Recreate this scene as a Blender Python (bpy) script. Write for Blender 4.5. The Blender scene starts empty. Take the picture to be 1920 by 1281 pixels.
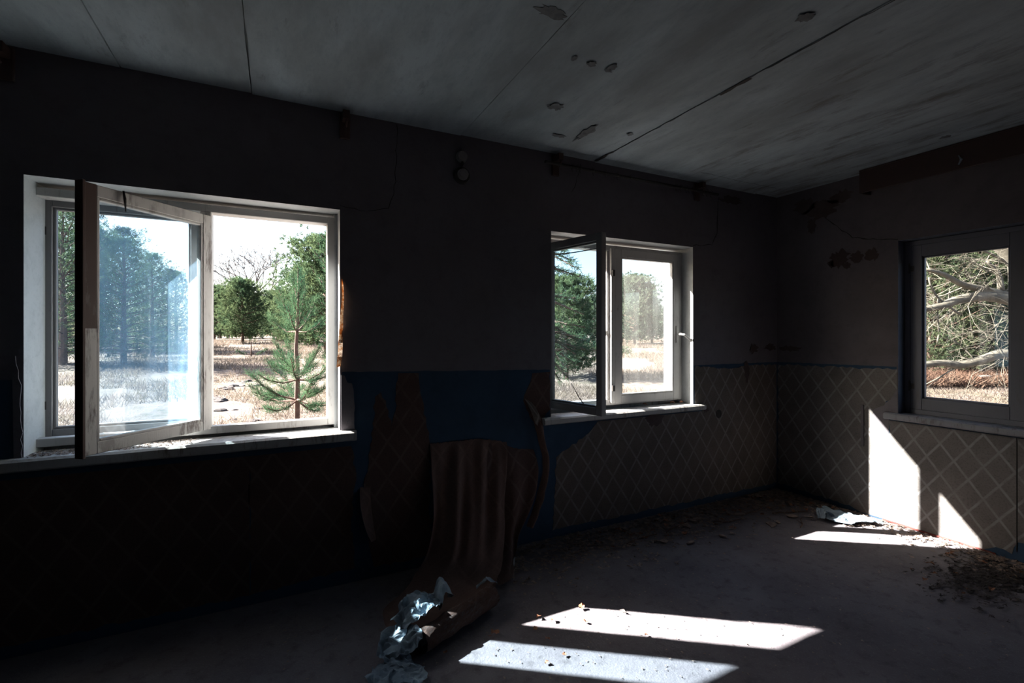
import bpy, bmesh, math, random
import numpy as np
from mathutils import Vector, Matrix, noise
from mathutils.geometry import tessellate_polygon
R = random.Random(7); NR = np.random.RandomState(11)
sc = bpy.context.scene
COL = sc.collection
PI = math.pi

# ------------------------------------------------------------------ camera
CAM = Vector((-4.173, -2.853, 1.423)); YAW = math.radians(26.42); FPX = 888.5; HOR = 628.3
cam = bpy.data.cameras.new('camera'); camo = bpy.data.objects.new('camera', cam); COL.objects.link(camo)
cam.sensor_width = 36; cam.lens = FPX * 36 / 1920; cam.shift_y = -(640.5 - HOR) / 1920
cam.clip_start = .05; cam.clip_end = 600
camo.location = CAM; camo.rotation_euler = (PI / 2, 0, -YAW)
sc.camera = camo
# ------------------------------------------------------------------ sky, sun, exposure
SUN_DIR = Vector((.814, -.581, -.695)).normalized()        # the way the light travels
w = bpy.data.worlds.new('world'); sc.world = w; w.use_nodes = True
nt = w.node_tree; nt.nodes.clear()
sky = nt.nodes.new('ShaderNodeTexSky'); sky.sky_type = 'NISHITA'; sky.sun_disc = False
sky.sun_elevation = math.radians(34.8); sky.sun_rotation = math.radians(-54.5)
sky.air_density = 1.0; sky.dust_density = 2.5; sky.ozone_density = 1.0
bg = nt.nodes.new('ShaderNodeBackground'); bg.inputs['Strength'].default_value = .30
wo = nt.nodes.new('ShaderNodeOutputWorld')
nt.links.new(sky.outputs[0], bg.inputs[0]); nt.links.new(bg.outputs[0], wo.inputs[0])
sl = bpy.data.lights.new('sun', 'SUN'); sl.energy = 40; sl.color = (1, .955, .89); sl.angle = math.radians(.53)
so = bpy.data.objects.new('sun', sl); COL.objects.link(so)
so.rotation_euler = SUN_DIR.to_track_quat('-Z', 'Y').to_euler()
sc.view_settings.view_transform = 'Standard'; sc.view_settings.look = 'None'
sc.view_settings.exposure = 0.95; sc.view_settings.gamma = 1; sc.view_settings.use_curve_mapping = False
cy = sc.cycles
cy.use_denoising = True; cy.max_bounces = 10; cy.diffuse_bounces = 5; cy.glossy_bounces = 4
cy.transparent_max_bounces = 24; cy.transmission_bounces = 6; cy.sample_clamp_indirect = 6
cy.caustics_reflective = False; cy.caustics_refractive = False

# ------------------------------------------------------------------ helpers
def at(px, py, d):
    """world point lying d metres deep in the view at a photo position (used to measure the garden)"""
    a = (px - 960) / FPX; b = -(py - HOR) / FPX
    return Vector((CAM.x + d * (math.sin(YAW) + a * math.cos(YAW)), CAM.y + d * (math.cos(YAW) - a * math.sin(YAW)), CAM.z + d * b))
def tag(o, label=None, cat=None, group=None, kind=None):
    if label: o['label'] = label
    if cat: o['category'] = cat
    if group: o['group'] = group
    if kind: o['kind'] = kind
    return o
def empty(name, loc=(0, 0, 0), rz=0, parent=None):
    o = bpy.data.objects.new(name, None); o.location = loc; o.rotation_euler = (0, 0, rz); o.empty_display_size = .05
    COL.objects.link(o); o.parent = parent
    return o
def link(name, me, mat=None, parent=None):
    o = bpy.data.objects.new(name, me); COL.objects.link(o); o.parent = parent
    if mat: me.materials.append(mat)
    return o
def obj(name, bm, mat=None, parent=None, smooth=False, bevel=0):
    if bevel:
        bmesh.ops.bevel(bm, geom=list(bm.edges), offset=bevel, segments=1, affect='EDGES', profile=.5)
    me = bpy.data.meshes.new(name); bm.to_mesh(me); bm.free()
    if smooth: me.polygons.foreach_set('use_smooth', [True] * len(me.polygons))
    return link(name, me, mat, parent)
def box(bm, x0, x1, y0, y1, z0, z1):
    x0, x1 = sorted((x0, x1)); y0, y1 = sorted((y0, y1)); z0, z1 = sorted((z0, z1))
    m = Matrix.Translation(((x0 + x1) / 2, (y0 + y1) / 2, (z0 + z1) / 2)) @ Matrix.Diagonal((x1 - x0, y1 - y0, z1 - z0, 1))
    return bmesh.ops.create_cube(bm, size=1, matrix=m)['verts']
def boxo(name, dims, mat, parent=None, bevel=0):
    bm = bmesh.new(); box(bm, *dims); return obj(name, bm, mat, parent, bevel=bevel)
def cyl(bm, p, q, r0, r1=None, n=12):
    p, q = Vector(p), Vector(q); d = q - p
    m = Matrix.Translation((p + q) / 2) @ d.to_track_quat('Z', 'Y').to_matrix().to_4x4()
    bmesh.ops.create_cone(bm, cap_ends=True, segments=n, radius1=r0, radius2=r0 if r1 is None else r1, depth=d.length, matrix=m)
def tube(bm, pts, radii, n=6):
    """tapered tube along a polyline"""
    pts = [Vector(p) for p in pts]; rings = []
    up = Vector((0, 0, 1))
    for i, p in enumerate(pts):
        d = (pts[min(i + 1, len(pts) - 1)] - pts[max(i - 1, 0)]).normalized()
        a = d.cross(up); a = a.normalized() if a.length > .05 else d.cross(Vector((1, 0, 0))).normalized()
        b = d.cross(a).normalized(); r = radii[i] if hasattr(radii, '__len__') else radii
        rings.append([bm.verts.new(p + (a * math.cos(2 * PI * k / n) + b * math.sin(2 * PI * k / n)) * r) for k in range(n)])
    for r0, r1 in zip(rings, rings[1:]):
        for k in range(n): bm.faces.new((r0[k], r0[(k + 1) % n], r1[(k + 1) % n], r1[k]))
    bm.faces.new(rings[0][::-1]); bm.faces.new(rings[-1])
def tris(name, V, mat, parent=None):
    """V: (n,3,3) array of loose triangles"""
    n = len(V); me = bpy.data.meshes.new(name)
    me.vertices.add(n * 3); me.vertices.foreach_set('co', np.ascontiguousarray(V, dtype=np.float32).reshape(-1))
    me.loops.add(n * 3); me.loops.foreach_set('vertex_index', np.arange(n * 3, dtype=np.int32))
    me.polygons.add(n); me.polygons.foreach_set('loop_start', np.arange(0, n * 3, 3, dtype=np.int32))
    me.update(); me.validate()
    return link(name, me, mat, parent)

# ------------------------------------------------------------------ materials
class N:
    def __init__(s, name):
        s.m = bpy.data.materials.new(name); s.m.use_nodes = True; s.t = s.m.node_tree; s.t.nodes.clear()
        s.out = s.t.nodes.new('ShaderNodeOutputMaterial')
    def n(s, typ, **kw):
        d = s.t.nodes.new('ShaderNode' + typ)
        for k, v in kw.items():
            if k[0] == '_': setattr(d, k[1:], v)
            else:
                key = int(k[1:]) if k[0] == 'i' and k[1:].isdigit() else k.replace('__', ' ')
                if hasattr(v, 'is_output') or isinstance(v, bpy.types.NodeSocket): s.t.links.new(v, d.inputs[key])
                else: d.inputs[key].default_value = v
        return d
    def math(s, op, a, b=0.0, clamp=False):
        return s.n('Math', _operation=op, _use_clamp=clamp, i0=a, i1=b).outputs[0]
    def noise(s, vec, scale, detail=5, rough=.55, **kw):
        return s.n('TexNoise', Vector=vec, Scale=scale, Detail=detail, Roughness=rough, **kw).outputs[0]
    def ramp(s, f, lo, hi):
        return s.n('MapRange', Value=f, From__Min=lo, From__Max=hi).outputs[0]
    def mix(s, f, a, b, typ='MIX'):
        d = s.t.nodes.new('ShaderNodeMix'); d.data_type = 'RGBA'; d.blend_type = typ
        for i, v in ((0, f), (6, a), (7, b)):
            if isinstance(v, bpy.types.NodeSocket): s.t.links.new(v, d.inputs[i])
            else: d.inputs[i].default_value = v if i == 0 else (*v, 1)
        return d.outputs[2]
    def bump(s, h, strength=.3, dist=.01):
        return s.n('Bump', Height=h, Strength=strength, Distance=dist).outputs[0]
    def pr(s, col, rough=.8, normal=None, spec=.3, **kw):
        k = dict(Roughness=rough, **kw)
        k['Base__Color'] = col if isinstance(col, bpy.types.NodeSocket) else (*col, 1)
        k['Specular__IOR__Level'] = spec
        d = s.n('BsdfPrincipled', **k)
        if normal: s.t.links.new(normal, d.inputs['Normal'])
        s.t.links.new(d.outputs[0], s.out.inputs[0]); return s.m
    def coord(s, o='Object'): return s.n('TexCoord').outputs[o]
    def pos(s): return s.n('NewGeometry').outputs['Position']

def simple(name, col, rough=.8, var=.15, scale=20, bump=.2, spec=.3, **kw):
    q = N(name); v = q.pos(); f = q.noise(v, scale)
    c = q.mix(q.ramp(f, .3, .7), [x * (1 - var) for x in col], [min(1, x * (1 + var)) for x in col])
    return q.pr(c, rough, q.bump(q.noise(v, scale * 3), bump, .004), spec, **kw)

def m_plaster(name, col, dirt, amt=.6, stain=True, stretch=(1, 1, 1)):
    q = N(name); v = q.pos()
    sv = q.n('Mapping', Vector=v, Scale=stretch).outputs[0]
    a = q.noise(sv, 1.3, 6, .6); b = q.noise(sv, 9, 6, .65); c2 = q.noise(sv, 45, 4)
    f = q.math('MULTIPLY', q.ramp(a, .42, .68), amt)
    c = q.mix(f, col, dirt)
    c = q.mix(q.math('MULTIPLY', q.ramp(b, .5, .75), .45), c, [x * .55 for x in col])
    c = q.mix(q.math('MULTIPLY', q.ramp(c2, .55, .75), .25), c, [x * .5 for x in col])
    if stain:
        s = q.noise(q.n('Mapping', Vector=v, Scale=(3.4, .8, 1)).outputs[0], 2.2, 8, .72)
        near = q.ramp(q.n('SeparateXYZ', Vector=v).outputs[0], -2.3, -.9)      # rain came in over the window corner
        c = q.mix(q.math('MULTIPLY', q.ramp(q.math('ADD', s, q.math('MULTIPLY', near, .11)), .60, .74), .65), c, (.085, .07, .065))
    h = q.math('ADD', q.noise(v, 25, 6, .6), q.math('MULTIPLY', b, .6))
    return q.pr(c, .92, q.bump(h, .35, .006), .15)
M = {}
M['wall'] = m_plaster('wall_plaster', (.135, .126, .142), (.10, .09, .098), .7, stain=False)  # violet cast of the room's shadows mixed into the plaster colour
M['wall_right'] = m_plaster('wall_plaster_stained', (.115, .104, .115), (.07, .062, .066), .7, stain=False)
M['ceiling'] = m_plaster('ceiling_plaster', (.275, .325, .365), (.15, .165, .18), .75, stain=True, stretch=(2.2, .7, 1))
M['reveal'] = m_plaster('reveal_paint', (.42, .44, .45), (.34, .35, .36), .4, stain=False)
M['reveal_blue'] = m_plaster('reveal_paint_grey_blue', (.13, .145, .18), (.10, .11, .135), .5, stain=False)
M['dado'] = m_plaster('blue_dado_paint', (.030, .058, .098), (.020, .036, .062), .6, stain=False)
M['damp'] = m_plaster('damp_stain', (.062, .044, .043), (.105, .09, .092), .6, stain=False)
M['crack'] = simple('crack_dark', (.02, .018, .018))
M['white_wood'] = None
def m_paintwood(name, col, worn, amt, lo=.52):
    q = N(name); v = q.pos()
    s1 = q.n('Mapping', Vector=v, Scale=(1, 1, .18)).outputs[0]
    f = q.ramp(q.noise(s1, 38, 7, .7), lo, lo + .1); f2 = q.ramp(q.noise(v, 6, 4), .4, .65)
    c = q.mix(q.math('MULTIPLY', q.math('MULTIPLY', f, f2), amt), col, worn)
    c = q.mix(q.math('MULTIPLY', q.ramp(q.noise(v, 3, 4), .35, .7), .25), c, [x * .6 for x in col])
    return q.pr(c, .55, q.bump(q.math('SUBTRACT', 1.0, f), .25, .002), .4)
M['frame'] = m_paintwood('white_painted_wood', (.46, .45, .44), (.10, .07, .05), .8, .56)
M['frame_worn'] = m_paintwood('worn_painted_wood', (.50, .475, .45), (.09, .06, .05), .9, .5)
M['frame_brown'] = m_paintwood('dark_worn_wood', (.065, .035, .028), (.22, .2, .18), .7, .58)
M['frame_dim'] = m_paintwood('dim_toned_painted_wood', (.20, .195, .20), (.08, .06, .05), .7, .58)  # white paint toned down for sashes that stand in dim light
M['frame_shade'] = m_paintwood('shade_toned_painted_wood', (.10, .105, .13), (.08, .07, .06), .7, .55)  # shaded copy of the frame paint for the sunless side window
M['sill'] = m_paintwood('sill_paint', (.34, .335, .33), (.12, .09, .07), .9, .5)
M['sill_shade'] = m_paintwood('sill_paint_shaded', (.16, .165, .185), (.06, .045, .04), 1, .5)  # sill paint again, with the side window's shade in the colour
M['beam'] = m_paintwood('red_brown_board', (.035, .018, .017), (.02, .012, .012), .8, .5)
M['iron'] = simple('dark_iron', (.03, .025, .023), .5, .3, 60, .3, .5)
M['steel'] = simple('pale_metal', (.55, .55, .53), .35, .2, 60, .2, .5, Metallic=.6)
M['rust'] = None
q = N('rusty_peeled_paint'); v = q.pos(); f = q.ramp(q.noise(v, 60, 6, .7), .45, .6)
M['rust'] = q.pr(q.mix(f, (.30, .14, .05), (.50, .42, .33)), .8, q.bump(f, .5, .004))
M['porcelain'] = simple('old_porcelain', (.19, .18, .18), .6, .15, 30, .1, .5)

def m_paper(name, base, line, back=(.42, .44, .46)):
    q = N(name); uv = q.coord('UV'); sx = q.n('SeparateXYZ', Vector=uv)
    U = q.math('DIVIDE', sx.outputs[0], .152); V_ = q.math('DIVIDE', sx.outputs[1], .214)
    wob = q.math('MULTIPLY', q.math('SUBTRACT', q.noise(uv, 14, 3), .5), .05)
    def line_(e):
        fr = q.math('FRACT', q.math('ADD', e, wob))
        d = q.math('ABSOLUTE', q.math('SUBTRACT', fr, .5))
        return q.ramp(d, .425, .465)
    l = q.math('MAXIMUM', line_(q.math('ADD', U, V_)), line_(q.math('SUBTRACT', U, V_)))
    sp = q.noise(uv, 90, 3, .7); big = q.noise(uv, 3.2, 5, .6)
    l = q.math('MULTIPLY', l, q.ramp(q.noise(uv, 7, 4), .2, .6))
    c = q.mix(q.ramp(big, .35, .7), base, [x * .7 for x in base])
    c = q.mix(q.math('MULTIPLY', q.ramp(sp, .5, .68), .55), c, [x * .4 for x in base])
    c = q.mix(q.math('MULTIPLY', l, .75), c, line)
    c = q.mix(q.math('MULTIPLY', q.ramp(q.noise(uv, 5, 8, .75), .64, .72), .5), c, (.06, .035, .025))
    bf = q.n('NewGeometry').outputs['Backfacing']
    bc = q.mix(q.ramp(q.noise(uv, 9, 5), .4, .7), back, [x * .6 for x in back])
    c = q.mix(bf, c, bc)
    h = q.math('ADD', q.noise(uv, 30, 6, .6), q.math('MULTIPLY', l, .3))
    return q.pr(c, .85, q.bump(h, .3, .004), .2)
M['paper'] = m_paper('diamond_wallpaper', (.115, .098, .088), (.185, .17, .165))
M['paper_dim'] = m_paper('diamond_wallpaper_dim', (.085, .052, .045), (.105, .075, .068))  # same diamond paper, darkened and browned for the dim back wall
M['paper_right'] = m_paper('diamond_wallpaper_side', (.13, .12, .115), (.205, .20, .205))
M['paper_back'] = m_paper('wallpaper_reverse_side', (.13, .082, .07), (.135, .088, .072), (.2, .215, .23))
q = N('white_lining_paper'); v = q.pos()
M['lining'] = q.pr(q.mix(q.ramp(q.noise(v, 14, 5), .35, .7), (.22, .28, .33), (.11, .15, .19)), .95, q.bump(q.noise(v, 40, 5), .3, .004), .05)

def m_floor():
    q = N('dusty_concrete_floor'); v = q.pos()
    a = q.noise(v, 1.6, 7, .62); b = q.noise(v, 14, 6, .65); c3 = q.noise(v, 120, 3, .6)
    c = q.mix(q.ramp(a, .35, .68), (.160, .148, .160), (.095, .085, .096))  # violet shadow cast tinted into the concrete tones
    c = q.mix(q.math('MULTIPLY', q.ramp(b, .52, .7), .6), c, (.055, .05, .054))
    c = q.mix(q.math('MULTIPLY', q.ramp(c3, .55, .7), .25), c, (.24, .23, .23))
    h = q.math('ADD', q.math('MULTIPLY', b, .8), q.math('MULTIPLY', c3, .5))
    return q.pr(c, .9, q.bump(h, .55, .008), .2)
M['floor'] = m_floor()

def m_ground():
    q = N('dry_meadow_ground'); v = q.pos()
    a = q.noise(v, .35, 6, .6); b = q.noise(v, 3.5, 7, .7); d = q.noise(v, 25, 5, .7)
    c = q.mix(q.ramp(a, .4, .62), (.145, .112, .098), (.10, .083, .064))
    c = q.mix(q.math('MULTIPLY', q.ramp(b, .48, .62), .7), c, (.168, .138, .122))
    c = q.mix(q.math('MULTIPLY', q.ramp(b, .45, .33), .8), c, (.05, .05, .03))
    c = q.mix(q.math('MULTIPLY', q.ramp(d, .52, .68), .5), c, (.04, .033, .027))
    return q.pr(c, .95, q.bump(q.math('ADD', b, d), .8, .05), .1)
M['ground'] = m_ground()

def m_leaf(name, c1, c2, scale=1.2, trans=.35):
    q = N(name); v = q.pos(); r = q.n('ObjectInfo').outputs['Random']
    f = q.noise(v, scale, 3)
    c = q.mix(q.ramp(f, .35, .65), c1, c2)
    c = q.mix(q.math('MULTIPLY', r, .35), c, [x * .6 for x in c1])
    d = q.n('BsdfDiffuse', Color=c); t = q.n('BsdfTranslucent', Color=c)
    m = q.n('MixShader', Fac=trans, i1=d.outputs[0], i2=t.outputs[0])
    q.t.links.new(m.outputs[0], q.out.inputs[0]); return q.m
M['needle_mid'] = m_leaf('pine_needles_sunny', (0.037, 0.065, 0.036), (0.088, 0.114, 0.055))
M['needle_shaded'] = m_leaf('pine_needles_shaded', (0.021, 0.041, 0.031), (0.057, 0.081, 0.038))  # darker needle copy, silhouette shade of the near pine put into the colour
M['needle_sap'] = m_leaf('sapling_needles', (0.026, 0.058, 0.034), (0.058, 0.101, 0.049), 6, .4)
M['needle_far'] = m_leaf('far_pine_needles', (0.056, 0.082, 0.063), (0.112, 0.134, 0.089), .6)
M['bush'] = m_leaf('bush_leaves', (0.038, 0.059, 0.032), (0.102, 0.110, 0.060), 1.5)
M['fern'] = m_leaf('dead_bracken', (0.076, 0.039, 0.027), (0.116, 0.079, 0.058), 2)
M['grass'] = m_leaf('dry_grass_blades', (0.152, 0.120, 0.105), (0.122, 0.099, 0.070), 1.0)
M['bark'] = simple('pine_bark', (.09, .055, .042), .95, .4, 12, .6)
M['bark_pale'] = simple('pale_smooth_bark', (.085, .075, .058), .85, .45, 7, .5)
M['twig'] = simple('bare_grey_twigs', (.16, .145, .14), .9, .3, 2, .2)
M['clod'] = simple('dark_earth', (.04, .033, .032), .95, .4, 12, .8)
M['dead_leaf'] = simple('dead_leaf', (.20, .095, .055), .85, .4, 30, .3)
M['flake'] = simple('flaked_ceiling', (.10, .108, .118), .95, .25, 30, .3)
M['debris'] = simple('plaster_debris', (.21, .16, .135), .95, .45, 25, .5)
M['red_paint'] = simple('red_paint_line', (.13, .03, .026), .8, .4, 25, .3)

def m_glass(name, tint, refl, dust, dustcol, streak=True, lo=.4, hi=.75, base=.3):
    q = N(name); v = q.coord('Object')
    sv = q.n('Mapping', Vector=v, Scale=(9, 9, .55)).outputs[0]
    f = q.ramp(q.noise(sv, 1.6, 6, .6), lo, hi)
    f2 = q.ramp(q.noise(v, 3, 5, .6), .3, .8)
    f = q.math('MULTIPLY', q.math('ADD', q.math('MULTIPLY', q.math('ADD', f, f2), .5 * (1 - base)), base), dust)
    tr = q.n('BsdfTransparent', Color=(*tint, 1))
    gl = q.n('BsdfGlossy', Color=(1, 1, 1, 1), Roughness=.015)
    ge = q.n('NewGeometry'); dt_ = q.n('VectorMath', _operation='DOT_PRODUCT', i0=ge.outputs['Normal'], i1=ge.outputs['Incoming']).outputs['Value']
    fr = q.math('POWER', q.math('SUBTRACT', 1.0, q.math('ABSOLUTE', dt_), True), 5.0)
    ff = q.math('ADD', q.math('MULTIPLY', fr, .92), .04 + refl, True)
    m1 = q.n('MixShader', Fac=ff, i1=tr.outputs[0], i2=gl.outputs[0])
    dc = q.n('BsdfDiffuse', Color=(*dustcol, 1)); dt = q.n('BsdfTranslucent', Color=(*dustcol, 1))
    m2 = q.n('MixShader', Fac=.6, i1=dc.outputs[0], i2=dt.outputs[0])
    m3 = q.n('MixShader', Fac=f, i1=m1.outputs[0], i2=m2.outputs[0])
    q.t.links.new(m3.outputs[0], q.out.inputs[0]); return q.m
M['glass_outer'] = m_glass('dusty_glass_blue_haze', (.89, .955, .99), .0, .035, (.33, .60, .95))  # sky-lit haze and forest shade put into tint and dust as blue
M['glass_open'] = m_glass('dirty_streaked_haze_glass', (.91, .96, .985), .06, .12, (.50, .73, .95), True, .46, .66, .12)  # real dirt streaks, plus blue haze coloured into dust and tint
M['glass_teal'] = m_glass('faintly_tinted_glass', (.82, .90, .94), .0, .02, (.7, .8, .9))
M['glass_clear'] = m_glass('dusty_clear_glass', (.96, .97, .97), .0, .045, (.9, .88, .84))
M['glass_side'] = m_glass('clean_clear_glass', (.95, .96, .96), .0, .01, (.8, .8, .8))

# ------------------------------------------------------------------ room shell
T = .33; HH = 2.7; X0 = -7.6; Y0 = -4.4
W1 = (-5.18, -3.85, .845, 2.137); W2 = (-2.45, -1.08, .825, 2.152); W3 = (-2.29, -.96, .80, 2.13)
def wall(name, a0, a1, z0, z1, holes, conv, mats, revmat):
    """solid wall with real openings; conv(a, depth, z) -> world"""
    bm = bmesh.new()
    A = sorted({a0, a1, *[h[0] for h in holes], *[h[1] for h in holes]}); Z = sorted({z0, z1, *[h[2] for h in holes], *[h[3] for h in holes]})
    inside = lambda a, z: any(h[0] < a < h[1] and h[2] < z < h[3] for h in holes)
    cache = {}
    def V(a, d, z):
        k = (round(a, 4), d, round(z, 4))
        if k not in cache: cache[k] = bm.verts.new(conv(a, d, z))
        return cache[k]
    for i in range(len(A) - 1):
        for j in range(len(Z) - 1):
            a, b, c, d = A[i], A[i + 1], Z[j], Z[j + 1]
            if inside((a + b) / 2, (c + d) / 2): continue
            for dp in (0, T): bm.faces.new((V(a, dp, c), V(b, dp, c), V(b, dp, d), V(a, dp, d)))
    for h in holes:
        As = [a for a in A if h[0] <= a <= h[1]]; Zs = [z for z in Z if h[2] <= z <= h[3]]
        for z in (h[2], h[3]):
            for a, b in zip(As, As[1:]):
                f = bm.faces.new((V(a, 0, z), V(b, 0, z), V(b, T, z), V(a, T, z))); f.material_index = 1
        for a in (h[0], h[1]):
            for c, d in zip(Zs, Zs[1:]):
                f = bm.faces.new((V(a, 0, c), V(a, 0, d), V(a, T, d), V(a, T, c))); f.material_index = 1
    for a in (a0, a1):
        for c, d in zip(Z, Z[1:]): bm.faces.new((V(a, 0, c), V(a, 0, d), V(a, T, d), V(a, T, c)))
    for z in (z0, z1):
        for a, b in zip(A, A[1:]): bm.faces.new((V(a, 0, z), V(b, 0, z), V(b, T, z), V(a, T, z)))
    bmesh.ops.recalc_face_normals(bm, faces=bm.faces)
    o = obj(name, bm, mats); o.data.materials.append(revmat); o['kind'] = 'structure'
    return o
wall_back = wall('wall_back', X0 - T, T, -.02, HH + .25, [W1, W2], lambda a, d, z: (a, d, z), M['wall'], M['reveal'])
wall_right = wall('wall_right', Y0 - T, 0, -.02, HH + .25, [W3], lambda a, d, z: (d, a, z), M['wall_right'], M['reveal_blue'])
wall_left = boxo('wall_left', (X0 - T, X0, Y0 - T, 0, -.02, HH + .25), M['wall']); wall_left['kind'] = 'structure'
wall_front = boxo('wall_front', (X0, 0, Y0 - T, Y0, -.02, HH + .25), M['wall']); wall_front['kind'] = 'structure'
# floor: one gently uneven slab
bm = bmesh.new(); nx, ny = 90, 60; g = []
for j in range(ny + 1):
    for i in range(nx + 1):
        x = X0 + (0 - X0) * i / nx; y = Y0 + (0 - Y0) * j / ny
        z = .006 * (noise.noise(Vector((x * 1.7, y * 1.7, 0)))) + .003 * noise.noise(Vector((x * 6, y * 6, 3)))
        g.append(bm.verts.new((x, y, z - .004)))
for j in range(ny):
    for i in range(nx):
        k = j * (nx + 1) + i; bm.faces.new((g[k], g[k + 1], g[k + nx + 2], g[k + nx + 1]))
floor = obj('floor', bm, M['floor'], smooth=True); floor['kind'] = 'structure'
# ceiling: base with slabs whose joints are recessed
ceiling = boxo('ceiling', (X0, 0, Y0, 0, HH + .03, HH + .25), M['ceiling']); ceiling['kind'] = 'structure'
SE = [X0, -6.6, -5.7, -4.84, -4.29, -3.12, -2.08, -.31, 0]
for i, (a, b) in enumerate(zip(SE, SE[1:])):
    bm = bmesh.new(); dz = (.0, .004, .002, .0, .005, .001, .006, .0)[i]
    n = 40
    def edge(x, side):
        return [(x + side * ((.0015 if x == -2.08 else .003) + .004 * noise.noise(Vector((y * 5, x * 9, 0)))), y) for y in [Y0 - Y0 * k / n for k in range(n + 1)]]
    La = edge(a, 1); Lb = edge(b, -1)
    lo = [[bm.verts.new((x, y, HH - dz)) for x, y in L] for L in (La, Lb)]; hi = [[bm.verts.new((x, y, HH + .03)) for x, y in L] for L in (La, Lb)]
    for k in range(n):
        bm.faces.new((lo[0][k], lo[1][k], lo[1][k + 1], lo[0][k + 1]))
        bm.faces.new((lo[0][k], hi[0][k], hi[0][k + 1], lo[0][k + 1])); bm.faces.new((lo[1][k], hi[1][k], hi[1][k + 1], lo[1][k + 1]))
    bmesh.ops.recalc_face_normals(bm, faces=bm.faces)
    obj('ceiling_slab', bm, M['ceiling'], ceiling)

# ragged flat pieces laid on the walls
def ragged(pts, amp, step=.03, seed=0):
    rr = random.Random(seed); out = []
    n = len(pts)
    for i in range(n):
        a = Vector((pts[i][0], pts[i][1])); b = Vector((pts[(i + 1) % n][0], pts[(i + 1) % n][1])); L = (b - a).length
        torn = len(pts[i]) > 2 and pts[i][2]
        k = max(1, int(L / step)) if torn else 1
        nrm = Vector((-(b - a).y, (b - a).x)).normalized() if L > 0 else Vector((0, 0))
        for j in range(k):
            p = a.lerp(b, j / k)
            if torn and j: p += nrm * amp * (rr.random() * 2 - 1)
            out.append((p.x, p.y))
    return out
def sheet(name, pts, plane, off, th, mat, parent, amp=.008, seed=0):
    """flat piece with outline pts (along, height[, torn]) on wall plane 'back' (y=0) or 'right' (x=0)"""
    P2 = ragged(pts, amp, .03, seed)
    cv = (lambda a, d, z: (a, -d, z)) if plane == 'back' else (lambda a, d, z: (-d, a, z)) if plane == 'right' else (lambda a, d, z: (a, z, HH - d))
    bm = bmesh.new(); uvl = bm.loops.layers.uv.new('UVMap')
    f0 = [bm.verts.new(cv(a, off + th, z)) for a, z in P2]; f1 = [bm.verts.new(cv(a, off, z)) for a, z in P2]
    n = len(P2)
    fr = []
    for t3_ in tessellate_polygon([[Vector((a, z, 0)) for a, z in P2]]):
        if len(set(t3_)) == 3:
            try: fr.append(bm.faces.new([f0[i] for i in t3_]))
            except ValueError: pass
    for i in range(n): bm.faces.new((f0[i], f0[(i + 1) % n], f1[(i + 1) % n], f1[i]))
    bmesh.ops.recalc_face_normals(bm, faces=bm.faces)
    inv = {}
    for v_, (a, z) in zip(f0 + f1, P2 + P2): inv[v_] = (a, z)
    sh = (.923, .36) if plane == 'back' else (1.135, .661)
    for f in bm.faces:
        for l in f.loops: l[uvl].uv = (inv[l.vert][0] + sh[0] + .076, inv[l.vert][1] - sh[1])
    # outward normals
    o = obj(name, bm, mat, parent)
    me = o.data; want = Vector((0, -1, 0)) if plane == 'back' else Vector((-1, 0, 0)) if plane == 'right' else Vector((0, 0, -1))
    big = max(me.polygons, key=lambda p_: p_.area)
    if big.normal.dot(want) < 0: me.flip_normals()
    return o
# blue painted dado (a thin paint skin) on both walls
for pts, sd in (([(X0, .0), (X0, 1.235), (-5.19, 1.225), (-5.19, .0)], 1), ([(-5.19, 0), (-5.19, .84), (-3.84, .84), (-3.84, 1.212, 1), (-2.46, 1.18), (-2.46, .82), (-1.07, .82), (-1.07, 1.17, 1), (-.0, 1.172), (-.0, .0)], 2)):
    sheet('blue_dado', pts, 'back', 0, .001, M['dado'], wall_back, .002, sd)
sheet('blue_dado', [(-.002, 0), (-.002, 1.172, 1), (-.95, 1.185), (-.95, .80), (-2.3, .80), (-2.3, 1.2), (Y0, 1.22), (Y0, 0)], 'right', 0, .001, M['dado'], wall_right, .002, 3)
# wallpaper sheets
PB = [
    ([(X0, .06, 1), (X0, 1.14, 1), (-6.0, 1.16, 1), (-5.42, .80), (-5.36, .785), (-4.3, .785), (-4.3, .05, 1)], 'paper_dim', 3),
    ([(-4.3, .05, 1), (-4.3, .785), (-3.79, .785, 1), (-3.76, .62, 1), (-3.79, .36, 1), (-3.77, .08, 1)], 'paper_dim', 4),
    ([(-3.66, .06, 1), (-3.73, .50, 1), (-3.68, .75, 1), (-3.655, 1.06, 1), (-3.62, 1.085, 1), (-3.59, 1.0, 1), (-3.56, .88, 1), (-3.535, .97, 1), (-3.52, 1.194), (-3.395, 1.19, 1), (-3.36, .97, 1), (-3.325, .76, 1), (-3.32, .06, 1)], 'paper_dim', 5),
    ([(-2.60, 1.16, 1), (-2.67, .97, 1), (-2.62, .86, 1), (-2.56, .80, 1), (-2.46, .90, 1), (-2.46, 1.165)], 'paper_dim', 6),
    ([(-2.44, .05, 1), (-2.41, .56, 1), (-2.16, .69, 1), (-2.05, .785), (-.975, .785), (-.975, .82), (-1.06, .83), (-1.06, 1.163, 1), (-.93, 1.155, 1), (-.62, 1.13, 1), (-.40, 1.15, 1), (-.012, 1.15), (-.012, .05, 1)], 'paper', 7),
]
for pts, mt, sd in PB: sheet('wallpaper', pts, 'back', .001, .002, M[mt], wall_back, .009, sd)
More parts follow.
